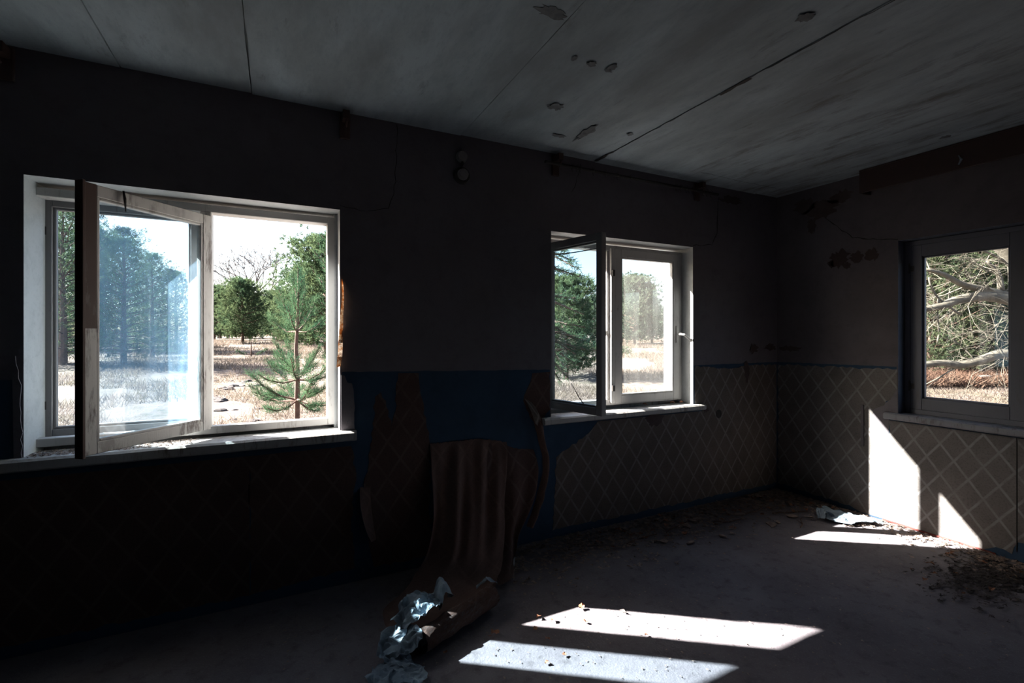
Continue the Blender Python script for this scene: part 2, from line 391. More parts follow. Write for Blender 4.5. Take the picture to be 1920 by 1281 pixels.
PRr = [([(-.012, .05, 1), (-.012, 1.15, 1), (-.60, 1.155, 1), (-.955, 1.165), (-.955, 1.02), (-.91, .93, 1), (-.84, .87, 1), (-.80, .845, 1), (-.79, .80, 1), (-.84, .72, 1), (-.885, .64, 1), (-.91, .69), (-.90, .775), (-2.4, .775), (-2.42, 1.18, 1), (-3.2, 1.18), (-3.2, .10, 1), (-1.60, .12, 1), (-1.575, .035, 1), (-1.50, .05, 1), (-1.44, .012), (-.70, .012), (-.62, .04, 1)], 'paper_right', 9)]
for pts, mt, sd in PRr: sheet('wallpaper', pts, 'right', .001, .002, M[mt], wall_right, .010, sd)
tag(sheet('wallpaper_seam', [(-1.598, .06), (-1.598, .775), (-1.594, .775), (-1.594, .06)], 'right', .003, .002, M['crack'], wall_right), 'dark vertical seam between wallpaper lengths')
# bare plaster patch beside the side sill
sheet('plaster_patch', [(-.79, .79, 1), (-.795, .85, 1), (-.84, .875, 1), (-.91, .935, 1), (-.957, 1.04), (-.957, .80), (-.90, .79), (-.90, .66, 1), (-.885, .63, 1), (-.84, .71, 1)], 'right', .001, .001, M['wall'], wall_right, .008, 21)
# damp stains on walls and ceiling
def blob(cx, cz, rx, rz, seed, n=26, j=.35):
    rr = random.Random(seed)
    return [(cx + rx * math.cos(2 * PI * k / n) * (1 + j * (rr.random() - .5) * 2), cz + rz * math.sin(2 * PI * k / n) * (1 + j * (rr.random() - .5) * 2)) for k in range(n)]
for args, pl, par in ((((-.55, 2.055, .075, .07, 1)), 'right', wall_right), ((-.68, 2.05, .05, .04, 2), 'right', wall_right), ((-.78, 2.05, .045, .05, 3), 'right', wall_right),
                      ((-.60, 1.99, .03, .025, 4), 'right', wall_right), ((-.48, 2.02, .025, .03, 5), 'right', wall_right),
                      ((-.40, 2.50, .13, .07, 6), 'right', wall_right), ((-.56, 2.56, .09, .05, 7), 'right', wall_right), ((-.26, 2.56, .10, .06, 8), 'right', wall_right),
                      ((-.32, 2.37, .04, .07, 9), 'right', wall_right), ((-.12, 1.30, .09, .025, 10), 'right', wall_right),
                      ((-.33, 1.30, .055, .04, 11), 'back', wall_back), ((-.10, 1.31, .07, .03, 12), 'back', wall_back), ((-.42, 1.10, .035, .09, 13), 'back', wall_back),
                      ((-.62, 2.60, .13, .035, 14), 'back', wall_back), ((-.93, .79, .03, .02, 16), 'back', wall_back), ((-1.50, .76, .08, .05, 17), 'back', wall_back)):
    sheet('damp_stain', blob(*args), pl, .0035, .0008, M['damp'], par, 0, 1)
for x, y, rx, ry, sd in ((-2.43, -.39, .03, .11, 31), (-2.78, -.60, .045, .035, 32), (-2.85, -1.03, .022, .02, 33), (-2.745, -1.05, .018, .025, 34), (-2.95, -1.03, .012, .02, 35),
                         (-2.745, -1.02, .02, .012, 36), (-2.28, -1.68, .03, .03, 37), (-.33, -1.37, .022, .03, 38), (-2.56, -.28, .05, .02, 39), (-2.17, -.50, .02, .02, 40), (-3.2, -1.25, .07, .03, 41)):
    tag(sheet('flaked_patch', blob(x, y, rx, ry, sd), 'ceiling', .006, .0012, M['flake'], ceiling, 0, 1), 'dark patch where ceiling paint has flaked off')
# cracks
def crack(pts, plane, parent, wd=.006, seed=0, off=.0036):
    rr = random.Random(seed); P = []
    for i in range(len(pts) - 1):
        a, b = Vector(pts[i]), Vector(pts[i + 1]); k = max(2, int((b - a).length / .035))
        for j in range(k): P.append(a.lerp(b, j / k) + Vector((rr.uniform(-.006, .006), rr.uniform(-.006, .006))))
    P.append(Vector(pts[-1])); L, Rr = [], []
    for i, p_ in enumerate(P):
        d = (P[min(i + 1, len(P) - 1)] - P[max(0, i - 1)]).normalized(); n_ = Vector((-d.y, d.x)); ww = wd * rr.uniform(.25, 1) * .5
        L.append(p_ + n_ * ww); Rr.append(p_ - n_ * ww)
    sheet('crack', [tuple(x) for x in L + Rr[::-1]], plane, off, .0006, M['crack'], parent, 0)
crack([(-3.524, 2.68), (-3.54, 2.31), (-3.571, 2.18), (-3.70, 2.145), (-3.85, 2.16)], 'back', wall_back, .005, 1)
crack([(-.78, 2.60), (-.791, 2.51), (-.80, 2.30), (-.86, 2.19), (-1.08, 2.165)], 'back', wall_back, .007, 2)
crack([(-2.2, 2.66), (-2.24, 2.52), (-2.28, 2.45)], 'back', wall_back, .005, 3)
crack([(-.31, 2.462), (-.42, 2.44), (-.52, 2.33), (-.652, 2.213), (-.80, 2.17), (-.96, 2.139)], 'right', wall_right, .010, 4)
crack([(-2.09, -.03), (-2.085, -.12), (-2.08, -.22)], 'ceiling', ceiling, .03, 5, .007)
crack([(-2.075, -1.1), (-2.07, -1.2), (-2.075, -1.28)], 'ceiling', ceiling, .03, 6, .007)
crack([(-2.08, -.0), (-2.08, -.9), (-2.075, -2.2)], 'ceiling', ceiling, .006, 9, .0065)
crack([(-1.20, -.20), (-.8, -.19), (-.3, -.20)], 'ceiling', ceiling, .004, 8, .007)
# wall fittings
o = boxo('cable_duct', (-.012, 0, -.73, -.71, .54, .87), M['wall_right'], wall_right, .002)
bm = bmesh.new(); cyl(bm, (-.778, -.004, .747), (-.778, .001, .747), .036, n=18); obj('junction_hole', bm, M['crack'], wall_back)

# ------------------------------------------------------------------ windows
def frame_ring(bm, a0, a1, z0, z1, wd, d0, d1, conv):
    def bx(a, b, c, d):
        p0, p1 = conv(a, d0, c), conv(b, d1, d); box(bm, p0[0], p1[0], p0[1], p1[1], p0[2], p1[2])
    bx(a0, a0 + wd, z0, z1); bx(a1 - wd, a1, z0, z1); bx(a0 + wd, a1 - wd, z1 - wd, z1); bx(a0 + wd, a1 - wd, z0, z0 + wd)
def make_sash(win, hinge, ang, length, z0, z1, st, rail, th, mframe, mglass, label, handle=None, glass_label=None, drop=0):
    """sash in its own space: hinge at x=0, free end at x=length; ang = world direction of the length"""
    bm = bmesh.new()
    s = 1
    box(bm, 0, st, -th / 2, th / 2, z0, z1); box(bm, length - st, length, -th / 2, th / 2, z0, z1)
    box(bm, st, length - st, -th / 2, th / 2, z1 - rail, z1); box(bm, st, length - st, -th / 2, th / 2, z0, z0 + rail)
    # inner glazing lip
    lip = .012
    for (a, b, c, d) in ((st, st + lip, z0 + rail, z1 - rail), (length - st - lip, length - st, z0 + rail, z1 - rail), (st + lip, length - st - lip, z1 - rail - lip, z1 - rail), (st + lip, length - st - lip, z0 + rail, z0 + rail + lip)):
        box(bm, a, b, -th / 2 + .014, th / 2 - .002, c, d)
    bmesh.ops.bevel(bm, geom=list(bm.edges), offset=.0025, segments=1, affect='EDGES')
    o = obj('sash', bm, mframe, win); o.location = (*hinge, 0); o.rotation_euler = (0, 0, ang); tag(o, label)
    g = bmesh.new(); box(g, st - .004, length - st + .004, .004, .007, z0 + rail - .004, z1 - rail + .004)
    go = obj('glass_pane', g, mglass, o)
    if glass_label: tag(go, glass_label)
    for zz in (z0 + .17, z1 - .17):
        h = bmesh.new(); cyl(h, (-.004, -th / 2 - .004, zz - .035), (-.004, -th / 2 - .004, zz + .035), .007, n=10)
        cyl(h, (-.004, -th / 2 - .004, zz + .035), (-.004, -th / 2 - .004, zz + .043), .004, n=8)
        box(h, 0, .025, -th / 2 - .003, -th / 2, zz - .02, zz + .02)
        obj('hinge', h, M['iron'], o)
    return o
# --- window 1
cvb = lambda a, d, z: (a, d, z); cvr = lambda a, d, z: (d, a, z)
window_1 = empty('window_1', (0, 0, 0)); tag(window_1, kind='structure')
bm = bmesh.new(); frame_ring(bm, -5.24, -3.865 + .0, .895, 2.117, .0405, .12, .17, cvb)
bmesh.ops.delete(bm, geom=[], context='VERTS')
obj('inner_frame', bm, M['frame'], window_1, bevel=.003)
bm = bmesh.new(); box(bm, -5.235, -5.20, .17, .215, .895, 2.117); box(bm, -3.905, -3.865, .17, .215, .895, 2.117)
box(bm, -5.20, -3.905, .17, .215, 2.08, 2.117); box(bm, -5.20, -3.905, .17, .215, .895, .925)
obj('frame_lining', bm, M['frame'], window_1, bevel=.002)
boxo('mullion', (-4.535, -4.483, .12, .215, .93, 2.08), M['frame_worn'], window_1, .004)
boxo('plaster_reveal', (-3.868, -3.85, .12, .33, .87, 2.137), M['reveal'], window_1)
s = make_sash(window_1, (-5.20, .238), 0, .655, .91, 2.10, .045, .05, .04, M['frame_dim'], M['glass_outer'], 'closed outer sash with dusty glass toned for blue haze')
s = make_sash(window_1, (-4.50, .115), PI + math.radians(48), .588, .925, 2.052, .046, .05, .045, M['frame_worn'], M['glass_open'], 'open inner sash with worn paint and dirty streaked glass')
h = bmesh.new(); tube(h, [(.44, .026, 2.055), (.44, .034, 2.02), (.435, .032, 1.965)], [.004, .006, .002], 6)
obj('window_hook', h, M['iron'], s)
boxo('edge_strip', (.586, .598, -.02, .026, .915, 2.06), M['frame_brown'], s, .002)
boxo('weathered_face', (.545, .586, .0225, .0245, 1.45, 2.052), M['frame_brown'], s)
# sill board with rounded nose
def sill(name, win, x0, x1, z1, th, proj, conv, mat, depth=.12):
    prof = [(depth, z1), (-proj + .012, z1), (-proj, z1 - .01), (-proj, z1 - th + .008), (-proj + .01, z1 - th), (depth, z1 - th)]
    bm = bmesh.new(); n = 40; rings = []
    for k in range(n + 1):
        a = x0 + (x1 - x0) * k / n; w_ = .002 * noise.noise(Vector((a * 9, z1, 0)))
        rings.append([bm.verts.new(conv(a, d if i in (0, 5) else d + w_, z + (w_ * .7 if i not in (0, 5) else 0))) for i, (d, z) in enumerate(prof)])
    for r0, r1 in zip(rings, rings[1:]):
        for i in range(6): bm.faces.new((r0[i], r0[(i + 1) % 6], r1[(i + 1) % 6], r1[i]))
    bm.faces.new(rings[0]); bm.faces.new(rings[-1]); bmesh.ops.recalc_face_normals(bm, faces=bm.faces)
    return obj(name, bm, mat, win)
sill('sill_board', window_1, -5.36, -3.765, .878, .055, .055, lambda a, d, z: (a, d, z), M['sill'])
boxo('outer_ledge', (-5.18, -3.85, .20, .37, .845, .893), M['sill'], window_1, .004)
# --- window 2
window_2 = empty('window_2', (0, 0, 0)); tag(window_2, kind='structure')
bm = bmesh.new(); frame_ring(bm, -2.45, -1.08, .875, 2.125, .045, .12, .17, cvb); obj('inner_frame', bm, M['frame'], window_2, bevel=.003)
bm = bmesh.new(); box(bm, -2.45, -2.405, .17, .215, .875, 2.125); box(bm, -1.125, -1.08, .17, .215, .875, 2.125)
box(bm, -2.405, -1.125, .17, .215, 2.085, 2.125); box(bm, -2.405, -1.125, .17, .215, .875, .91)
obj('frame_lining', bm, M['frame'], window_2, bevel=.002)
boxo('mullion', (-1.868, -1.835, .125, .215, .92, 2.08), M['frame'], window_2, .004)
boxo('cover_strip', (-1.845, -1.805, .10, .125, .89, 2.10), M['frame'], window_2, .003)
s = make_sash(window_2, (-1.125, .13), PI, .675, .885, 2.10, .062, .062, .045, M['frame'], M['glass_clear'], 'closed inner sash with white painted frame')
h = bmesh.new(); box(h, .005, .035, .022, .030, 1.36, 1.50); cyl(h, (.02, .03, 1.43), (.02, .065, 1.43), .009, n=10)
tube(h, [(.02, .062, 1.43), (.005, .085, 1.425), (-.055, .115, 1.37), (-.075, .12, 1.33)], [.009, .010, .009, .007], 8)
ho = obj('handle', h, M['frame'], s); tag(ho, 'white lever handle pointing into the room')
s = make_sash(window_2, (-2.405, .125), math.radians(-77), .525, .90, 2.085, .047, .05, .045, M['frame_dim'], M['glass_teal'], 'open inner sash standing out into the room')
h = bmesh.new(); tube(h, [(.04, .012, 2.0), (.26, .012, 1.992), (.48, .012, 1.99)], .004, 6); obj('wire', h, M['iron'], s)
h = bmesh.new(); tube(h, [(.24, -.002, 1.09), (.31, -.002, 1.0), (.36, -.002, .955)], [.0015, .0035, .004], 5); obj('glass_crack', h, M['crack'], s)
boxo('latch', (-1.84, -1.815, .088, .10, .985, 1.03), M['iron'], window_2, .002)
boxo('latch', (-1.84, -1.815, .088, .10, 1.88, 1.93), M['iron'], window_2, .002)
boxo('lock_plate', (-1.895, -1.885, .14, .155, 1.44, 1.47), M['steel'], window_2, .001)
sill('sill_board', window_2, -2.53, -.985, .848, .045, .055, lambda a, d, z: (a, d, z), M['sill'])
boxo('outer_ledge', (-2.45, -1.08, .20, .37, .825, .875), M['sill'], window_2, .004)
# --- window 3
window_3 = empty('window_3', (0, 0, 0)); tag(window_3, kind='structure')
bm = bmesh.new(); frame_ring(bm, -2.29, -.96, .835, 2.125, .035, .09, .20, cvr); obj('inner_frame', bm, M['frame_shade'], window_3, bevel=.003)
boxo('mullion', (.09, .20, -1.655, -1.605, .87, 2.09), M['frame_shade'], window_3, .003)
s = make_sash(window_3, (.115, -.995), -PI / 2, .61, .87, 2.09, .07, .085, .045, M['frame_shade'], M['glass_side'], 'closed sash nearest the corner with shade toned into its paint')
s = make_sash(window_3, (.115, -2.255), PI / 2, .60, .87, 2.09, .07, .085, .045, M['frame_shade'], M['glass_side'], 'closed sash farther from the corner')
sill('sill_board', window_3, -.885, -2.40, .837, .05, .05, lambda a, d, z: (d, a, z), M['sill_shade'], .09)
boxo('outer_ledge', (.20, .37, -2.29, -.96, .80, .85), M['sill'], window_3, .004)

# ------------------------------------------------------------------ curtain fittings, lamp socket, pelmet
for x, lab in ((-5.235, 'wooden curtain bracket near the top left corner above the big window'), (-3.825, 'wooden curtain bracket right of the big window'),
               (-2.42, 'wooden curtain bracket holding left end of the iron rod'), (-1.044, 'wooden curtain bracket holding right end of the iron rod')):
    t = empty('curtain_bracket', (x, 0, 2.60)); tag(t, lab, 'bracket')
    boxo('back_plate', (-.028, .028, -.018, 0, -.06, .085), M['frame_brown'], t, .003)
    bm = bmesh.new(); box(bm, -.018, .018, -.085, -.018, .03, .075)
    tube(bm, [(0, -.075, .04), (0, -.082, .01), (0, -.07, -.012), (0, -.055, -.005)], .006, 8)
    obj('arm', bm, M['frame_brown'], t)
t = empty('curtain_rod', (-1.70, -.072, 2.60)); tag(t, 'thin dark curtain rod with hooks above the right back window', 'curtain rod')
bm = bmesh.new(); cyl(bm, (-.84, 0, 0), (.83, 0, -.004), .011, n=10); obj('rod', bm, M['crack'], t)
for k in range(16):
    x = (-.62, -.58, -.55, -.44, -.33, -.22, -.10, .36, .41, .47, .50, .54, .57, .66, .70, .75)[k]
    bm = bmesh.new(); pts = [(x, .016 * math.cos(a), .004 + .016 * math.sin(a)) for a in [2 * PI * i / 10 for i in range(11)]] + [(x, .004, -.03), (x, -.004, -.036)]
    tube(bm, pts, .0022, 5); obj('hook', bm, M['iron'], t)
t = empty('lamp_socket', (-3.116, 0, 2.44)); tag(t, 'old round wall lamp socket between the two back windows', 'lamp socket')
bm = bmesh.new(); cyl(bm, (0, 0, 0), (0, -.022, 0), .056, .05, 24); obj('base', bm, M['iron'], t)
bm = bmesh.new(); cyl(bm, (0, -.022, 0), (0, -.045, 0), .036, .032, 20); cyl(bm, (0, -.045, 0), (0, -.05, 0), .020, .020, 16); obj('socket_ring', bm, M['porcelain'], t)
bm = bmesh.new(); cyl(bm, (0, 0, .118), (0, -.03, .118), .038, .03, 20); obj('connection_box', bm, M['porcelain'], t)
bm = bmesh.new(); tube(bm, [(0, -.012, .09), (.004, -.014, .07), (0, -.012, .045)], .008, 8); obj('cable', bm, M['iron'], t)
t = empty('pelmet_board', (0, -.76, 2.55)); tag(t, 'dark red-brown curtain pelmet board above the right wall window', 'pelmet')
boxo('front_board', (-.13, -.108, -1.75, 0, -.03, .135), M['beam'], t, .003)
boxo('top_board', (-.13, 0, -1.75, 0, .135, .147), M['beam'], t, .002)
boxo('end_board', (-.108, 0, -.02, 0, -.03, .135), M['beam'], t, .002)
bm = bmesh.new(); tube(bm, [(-.133, -.60, .06), (-.135, -.615, .03), (-.133, -.60, .0)], [.004, .008, .004], 6); obj('paint_flake', bm, M['lining'], t)

# torn strip and paper flap at the right reveal of window 1
bm = bmesh.new(); n = 26; L = []
for k in range(n + 1):
    u = k / n; z = 1.74 - u * .50; x = -3.84 + .004 * math.sin(u * 9) - (.0 if u < .55 else (u - .55) * .05)
    wd = (.006 + .017 * min(1, u * 1.4)) * (1 + .25 * noise.noise(Vector((u * 14, 2, 0))))
    L.append((bm.verts.new((x - wd / 2, -.012 - .012 * math.sin(u * 7), z)), bm.verts.new((x + wd / 2, -.006 - .02 * abs(math.sin(u * 5)), z + .004))))
for (a, b), (c, d) in zip(L, L[1:]): bm.faces.new((a, b, d, c))
bmesh.ops.solidify(bm, geom=list(bm.faces), thickness=.003)
o = obj('peeled_paint_strip', bm, M['rust']); tag(o, 'orange curled strip of peeled paint at big window right edge', 'paint strip')
sheet('paper_flap', [(-3.843, .88), (-3.845, 1.195, 1), (-3.825, 1.19, 1), (-3.81, 1.15, 1), (-3.785, 1.145, 1), (-3.775, 1.10, 1), (-3.768, .88)], 'back', .004, .004, M['wall'], wall_back, .004, 44)
sheet('paper_flap', [(-5.21, .87), (-5.215, 1.3, 1), (-5.205, 1.33, 1), (-5.185, 1.2, 1), (-5.182, .87)], 'back', .003, .005, M['wall'], wall_back, .006, 45)

# ------------------------------------------------------------------ peeled wallpaper
def cr(P, u):
    n = len(P) - 1; s_ = u * n; i = min(int(s_), n - 1); t_ = s_ - i
    p0, p1, p2, p3 = P[max(i - 1, 0)], P[i], P[i + 1], P[min(i + 2, n)]
    return .5 * ((2 * p1) + (-p0 + p2) * t_ + (2 * p0 - 5 * p1 + 4 * p2 - p3) * t_ ** 2 + (-p0 + 3 * p1 - 3 * p2 + p3) * t_ ** 3)
def cloth(name, rows, nu, nv, disp, mat, parent=None, uvscale=(1, 1), ragged_end=.0, seed=0, thick=.0015):
    rows = [[Vector(p_) for p_ in r_] for r_ in rows]
    bm = bmesh.new(); uvl = bm.loops.layers.uv.new('UVMap'); G = []; rr = random.Random(seed); uvs = {}
    jit = [rr.uniform(-1, 1) for _ in range(nu + 1)]
    for j in range(nv + 1):
        v_ = j / nv; row = []
        ctl = None
        for i in range(nu + 1):
            u = i / nu; vv = min(1, max(0, v_ + (ragged_end * jit[i] if j == nv or j == 0 else 0)))
            cols = [cr(r_, u) for r_ in rows]; p_ = cr(cols, vv)
            p_ = p_ + disp(u, vv, p_)
            w_ = bm.verts.new(p_); uvs[w_] = (u * uvscale[0], -v_ * uvscale[1]); row.append(w_)
        G.append(row)
    for j in range(nv):
        for i in range(nu):
            f = bm.faces.new((G[j][i], G[j + 1][i], G[j + 1][i + 1], G[j][i + 1]))
            for l in f.loops: l[uvl].uv = uvs[l.vert]
            f.smooth = True
    return obj(name, bm, mat, parent)
nz = lambda p_, s_, k=0: noise.noise(Vector((p_.x * s_ + k, p_.y * s_, p_.z * s_)))
def d_main(u, v_, p_):
    A = .030 * math.sin(min(1, v_ * 1.9) * PI) ** .8 if v_ < .53 else .006
    f = math.sin(u * 21 + 1.5 * math.sin(v_ * 4)) + .5 * math.sin(u * 37 + 2)
    r_ = .012 * nz(p_, 9) * min(1, v_ * 3)
    return Vector((r_ * .6, -abs(A) * (.6 + f * .8) + r_, r_ if v_ > .5 else 0))
rows_main = [
    [(-3.325, -.006, .752), (-3.15, -.006, .752), (-2.98, -.006, .75), (-2.80, -.006, .71)],
    [(-3.33, -.03, .56), (-3.17, -.05, .56), (-3.0, -.05, .56), (-2.82, -.03, .55)],
    [(-3.34, -.08, .34), (-3.20, -.12, .34), (-3.03, -.12, .34), (-2.86, -.08, .34)],
    [(-3.40, -.15, .15), (-3.25, -.22, .16), (-3.08, -.22, .18), (-2.90, -.18, .20)],
    [(-3.52, -.24, .04), (-3.36, -.32, .05), (-3.15, -.34, .06), (-2.97, -.30, .08)],
    [(-3.68, -.38, .02), (-3.47, -.48, .02), (-3.26, -.48, .03), (-3.06, -.42, .05)],
    [(-3.70, -.56, .03), (-3.50, -.62, .03), (-3.32, -.58, .04), (-3.12, -.53, .08)],
    [(-3.66, -.72, .04), (-3.48, -.70, .05), (-3.32, -.65, .05), (-3.15, -.60, .07)],
]
pw = empty('peeled_wallpaper', (-3.2, -.2, 0)); tag(pw, 'long brown wallpaper length peeled off and draped from wall to floor', 'wallpaper')
def shift(rows, o): return [[Vector(p_) - Vector(o) for p_ in r_] for r_ in rows]
cloth('hanging_sheet', shift(rows_main, (-3.2, -.2, 0)), 72, 70, lambda u, v_, p_: d_main(u, v_, p_), M['paper_back'], pw, (.52, 1.5), .01, 3)
# the rolled end: a loose spiral
bm = bmesh.new(); uvl = bm.loops.layers.uv.new('UVMap'); n = 40; m = 18
A_ = Vector((-3.60, -.78, .062)); B_ = Vector((-3.17, -.60, .075)); ax = (B_ - A_).normalized(); sd_ = ax.cross(Vector((0, 0, 1))).normalized(); up_ = sd_.cross(ax)
G = []
for i in range(m + 1):
    row = []
    for k in range(n + 1):
        t_ = k / n; a = -2.4 + t_ * 4.6 * PI / 2 * 1.0; r_ = .062 - .030 * t_ + .006 * noise.noise(Vector((i * .4, k * .25, 5)))
        e_ = .014 * noise.noise(Vector((k * .3, i * .0 + (0 if i < m / 2 else 9), 1))) if i in (0, m) else 0
        row.append(bm.verts.new(A_.lerp(B_, i / m) + ax * e_ + (sd_ * math.cos(a) + up_ * math.sin(a)) * r_ - Vector((-3.2, -.2, 0))))
    G.append(row)
for i in range(m):
    for k in range(n):
        f = bm.faces.new((G[i][k], G[i][k + 1], G[i + 1][k + 1], G[i + 1][k])); f.smooth = True
        for l, (a, b) in zip(f.loops, ((i, k), (i, k + 1), (i + 1, k + 1), (i + 1, k))): l[uvl].uv = (a * .025, b * .012)
bmesh.ops.solidify(bm, geom=list(bm.faces), thickness=.002)
tag(obj('rolled_end', bm, M['paper_back'], pw), 'loosely rolled lower end of the paper')
# second folded length hanging on the right, patterned
def d_b(u, v_, p_):
    A = .022 * math.sin(v_ * PI); return Vector((.01 * nz(p_, 6, 3), -A * (1 + math.sin(u * 14 + 3 * v_)) + .008 * nz(p_, 12) * v_, 0))
rows_b = [
    [(-2.98, -.004, .75), (-2.86, -.004, .72), (-2.74, -.004, .665), (-2.60, -.004, .64)],
    [(-2.97, -.02, .52), (-2.84, -.03, .50), (-2.70, -.03, .50), (-2.58, -.02, .50)],
    [(-2.95, -.05, .30), (-2.83, -.07, .30), (-2.72, -.06, .30), (-2.62, -.03, .32)],
    [(-2.97, -.12, .12), (-2.88, -.14, .11), (-2.79, -.11, .13), (-2.72, -.06, .18)],
    [(-3.00, -.26, .03), (-2.93, -.27, .04), (-2.86, -.22, .04), (-2.82, -.15, .06)],
    [(-3.06, -.44, .02), (-3.02, -.45, .03), (-2.96, -.42, .03), (-2.93, -.36, .02)],
]
o = cloth('torn_wallpaper', rows_b, 40, 44, d_b, M['paper_dim'], None, (.38, 1.0), .012, 5)
tag(o, 'sagging torn wallpaper length with diamond pattern right of the draped one', 'wallpaper')
rows_c = [[(-2.60, -.004, .86), (-2.56, -.004, .88), (-2.52, -.004, .84)], [(-2.57, -.03, .70), (-2.54, -.05, .71), (-2.52, -.03, .70)], [(-2.53, -.02, .55), (-2.50, -.04, .55), (-2.485, -.03, .55)],
          [(-2.56, -.03, .40), (-2.53, -.06, .40), (-2.51, -.04, .41)], [(-2.62, -.05, .26), (-2.59, -.09, .26), (-2.57, -.05, .27)], [(-2.70, -.10, .16), (-2.67, -.12, .15), (-2.65, -.08, .15)]]
o = cloth('curled_paper_strip', rows_c, 8, 50, lambda u, v_, p_: Vector((.006 * nz(p_, 15), .01 * nz(p_, 11, 4) - .01 * math.sin(u * PI), 0)), M['paper_back'], None, (.1, .9), .02, 8)
tag(o, 'narrow curled wallpaper strip hanging below left end of right back sill', 'wallpaper')
rows_d = [[(-3.74, -.004, .54), (-3.71, -.006, .54), (-3.68, -.006, .54)], [(-3.745, -.05, .45), (-3.71, -.02, .45), (-3.68, -.006, .45)], [(-3.72, -.06, .32), (-3.69, -.025, .32), (-3.665, -.006, .32)], [(-3.68, -.03, .22), (-3.665, -.015, .22), (-3.65, -.006, .22)]]
o = cloth('loose_paper_edge', rows_d, 8, 24, lambda u, v_, p_: Vector((0, .006 * nz(p_, 20), 0)), M['paper_back'], None, (.08, .35), .02, 9)
tag(o, 'small loose wallpaper edge curling off left of the draped paper', 'wallpaper')
# blue-grey bare patch on paper, beige torn flap under sill 2
rows_e = [[(-2.66, -.006, .99), (-2.62, -.006, .97), (-2.58, -.006, .93)], [(-2.63, -.04, .90), (-2.59, -.03, .88), (-2.55, -.02, .86)], [(-2.60, -.05, .82), (-2.57, -.03, .80), (-2.54, -.02, .79)]]
o = cloth('torn_paper_flap', rows_e, 10, 12, lambda u, v_, p_: Vector((0, .01 * nz(p_, 25), 0)), M['paper'], None, (.1, .2), .06, 10)
tag(o, 'pale torn paper flap left of the right back window sill', 'wallpaper')
# crumpled white sheets
def crumple(name, rows, label, nu=34, nv=34, amp=.035, seed=0, mat='lining', fr=9):
    def d_(u, v_, p_):
        e = noise.noise(Vector((p_.x * fr + seed, p_.y * fr, seed))); e2 = noise.noise(Vector((p_.x * fr * 2.3, p_.y * fr * 2.3, seed + 4)))
        e3 = noise.noise(Vector((p_.x * fr * 4.5, p_.y * fr * 4.5 + 3, seed + 8)))
        h_ = amp * (1.1 * (.5 - abs(e)) + .9 * (.5 - abs(e2)) * .8 + .45 * abs(e3)); return Vector((.03 * e2, .03 * e, max(h_, 0)))
    o_ = cloth(name, rows, nu, nv, d_, M[mat], None, (.4, .4), .03, seed)
    for p_ in o_.data.polygons: p_.use_smooth = False
    return tag(o_, label, 'paper')
crumple('crumpled_paper', [[(-3.86, -.86, .008), (-3.78, -.80, .01), (-3.68, -.76, .015)], [(-3.84, -.96, .008), (-3.75, -.92, .01), (-3.63, -.86, .01)], [(-3.85, -1.10, .006), (-3.74, -1.05, .008), (-3.62, -.98, .006)]], 'crumpled bluish white lining paper at bottom edge of the view', seed=1)
crumple('crumpled_paper', [[(-3.66, -.58, .10), (-3.57, -.55, .12), (-3.47, -.55, .09)], [(-3.70, -.67, .09), (-3.58, -.64, .12), (-3.46, -.62, .10)], [(-3.66, -.76, .08), (-3.56, -.73, .125), (-3.46, -.68, .10)]], 'crumpled white paper piece lying on the rolled wallpaper', seed=2, amp=.05)
crumple('crumpled_paper', [[(-3.80, -.74, .01), (-3.74, -.68, .06), (-3.66, -.66, .07)], [(-3.78, -.80, .02), (-3.70, -.76, .05), (-3.61, -.76, .09)], [(-3.76, -.84, .01), (-3.68, -.83, .03), (-3.60, -.82, .06)]], 'twisted white paper strip at left end of the wallpaper roll', seed=3, amp=.045)
crumple('crumpled_paper', [[(-3.47, -.50, .05), (-3.42, -.48, .13), (-3.37, -.49, .06)], [(-3.46, -.56, .06), (-3.42, -.55, .15), (-3.37, -.55, .06)], [(-3.47, -.62, .08), (-3.43, -.60, .12), (-3.38, -.60, .08)]], 'pointed white paper scrap standing behind the wallpaper roll', seed=4, amp=.04)
crumple('crumpled_paper', [[(-3.24, -.52, .07), (-3.18, -.50, .10), (-3.12, -.50, .06)], [(-3.20, -.57, .11), (-3.16, -.56, .12), (-3.13, -.55, .08)]], 'small white paper scrap at right end of the wallpaper roll', seed=5, amp=.03)
crumple('crumpled_paper', [[(-.36, -.60, .01), (-.28, -.58, .05), (-.20, -.62, .02)], [(-.42, -.72, .005), (-.30, -.70, .02), (-.16, -.78, .02)], [(-.36, -.82, .004), (-.24, -.86, .01), (-.10, -.96, .01)]], 'crumpled paper sheet on floor at the sunlit foot of right wall', seed=6, amp=.025)
crumple('crumpled_paper', [[(-.46, -.62, .004), (-.42, -.60, .07), (-.36, -.62, .03)], [(-.44, -.69, .004), (-.40, -.68, .05), (-.34, -.70, .01)]], 'pointed paper scrap standing left of the sunlit wall foot', seed=7, amp=.03)

# red painted line and bits along the right wall foot
bm = bmesh.new(); box(bm, -.012, -.003, -1.50, -.86, .0, .012)
o = obj('baseboard_right', bm, M['red_paint'], None, bevel=.002); tag(o, kind='structure')

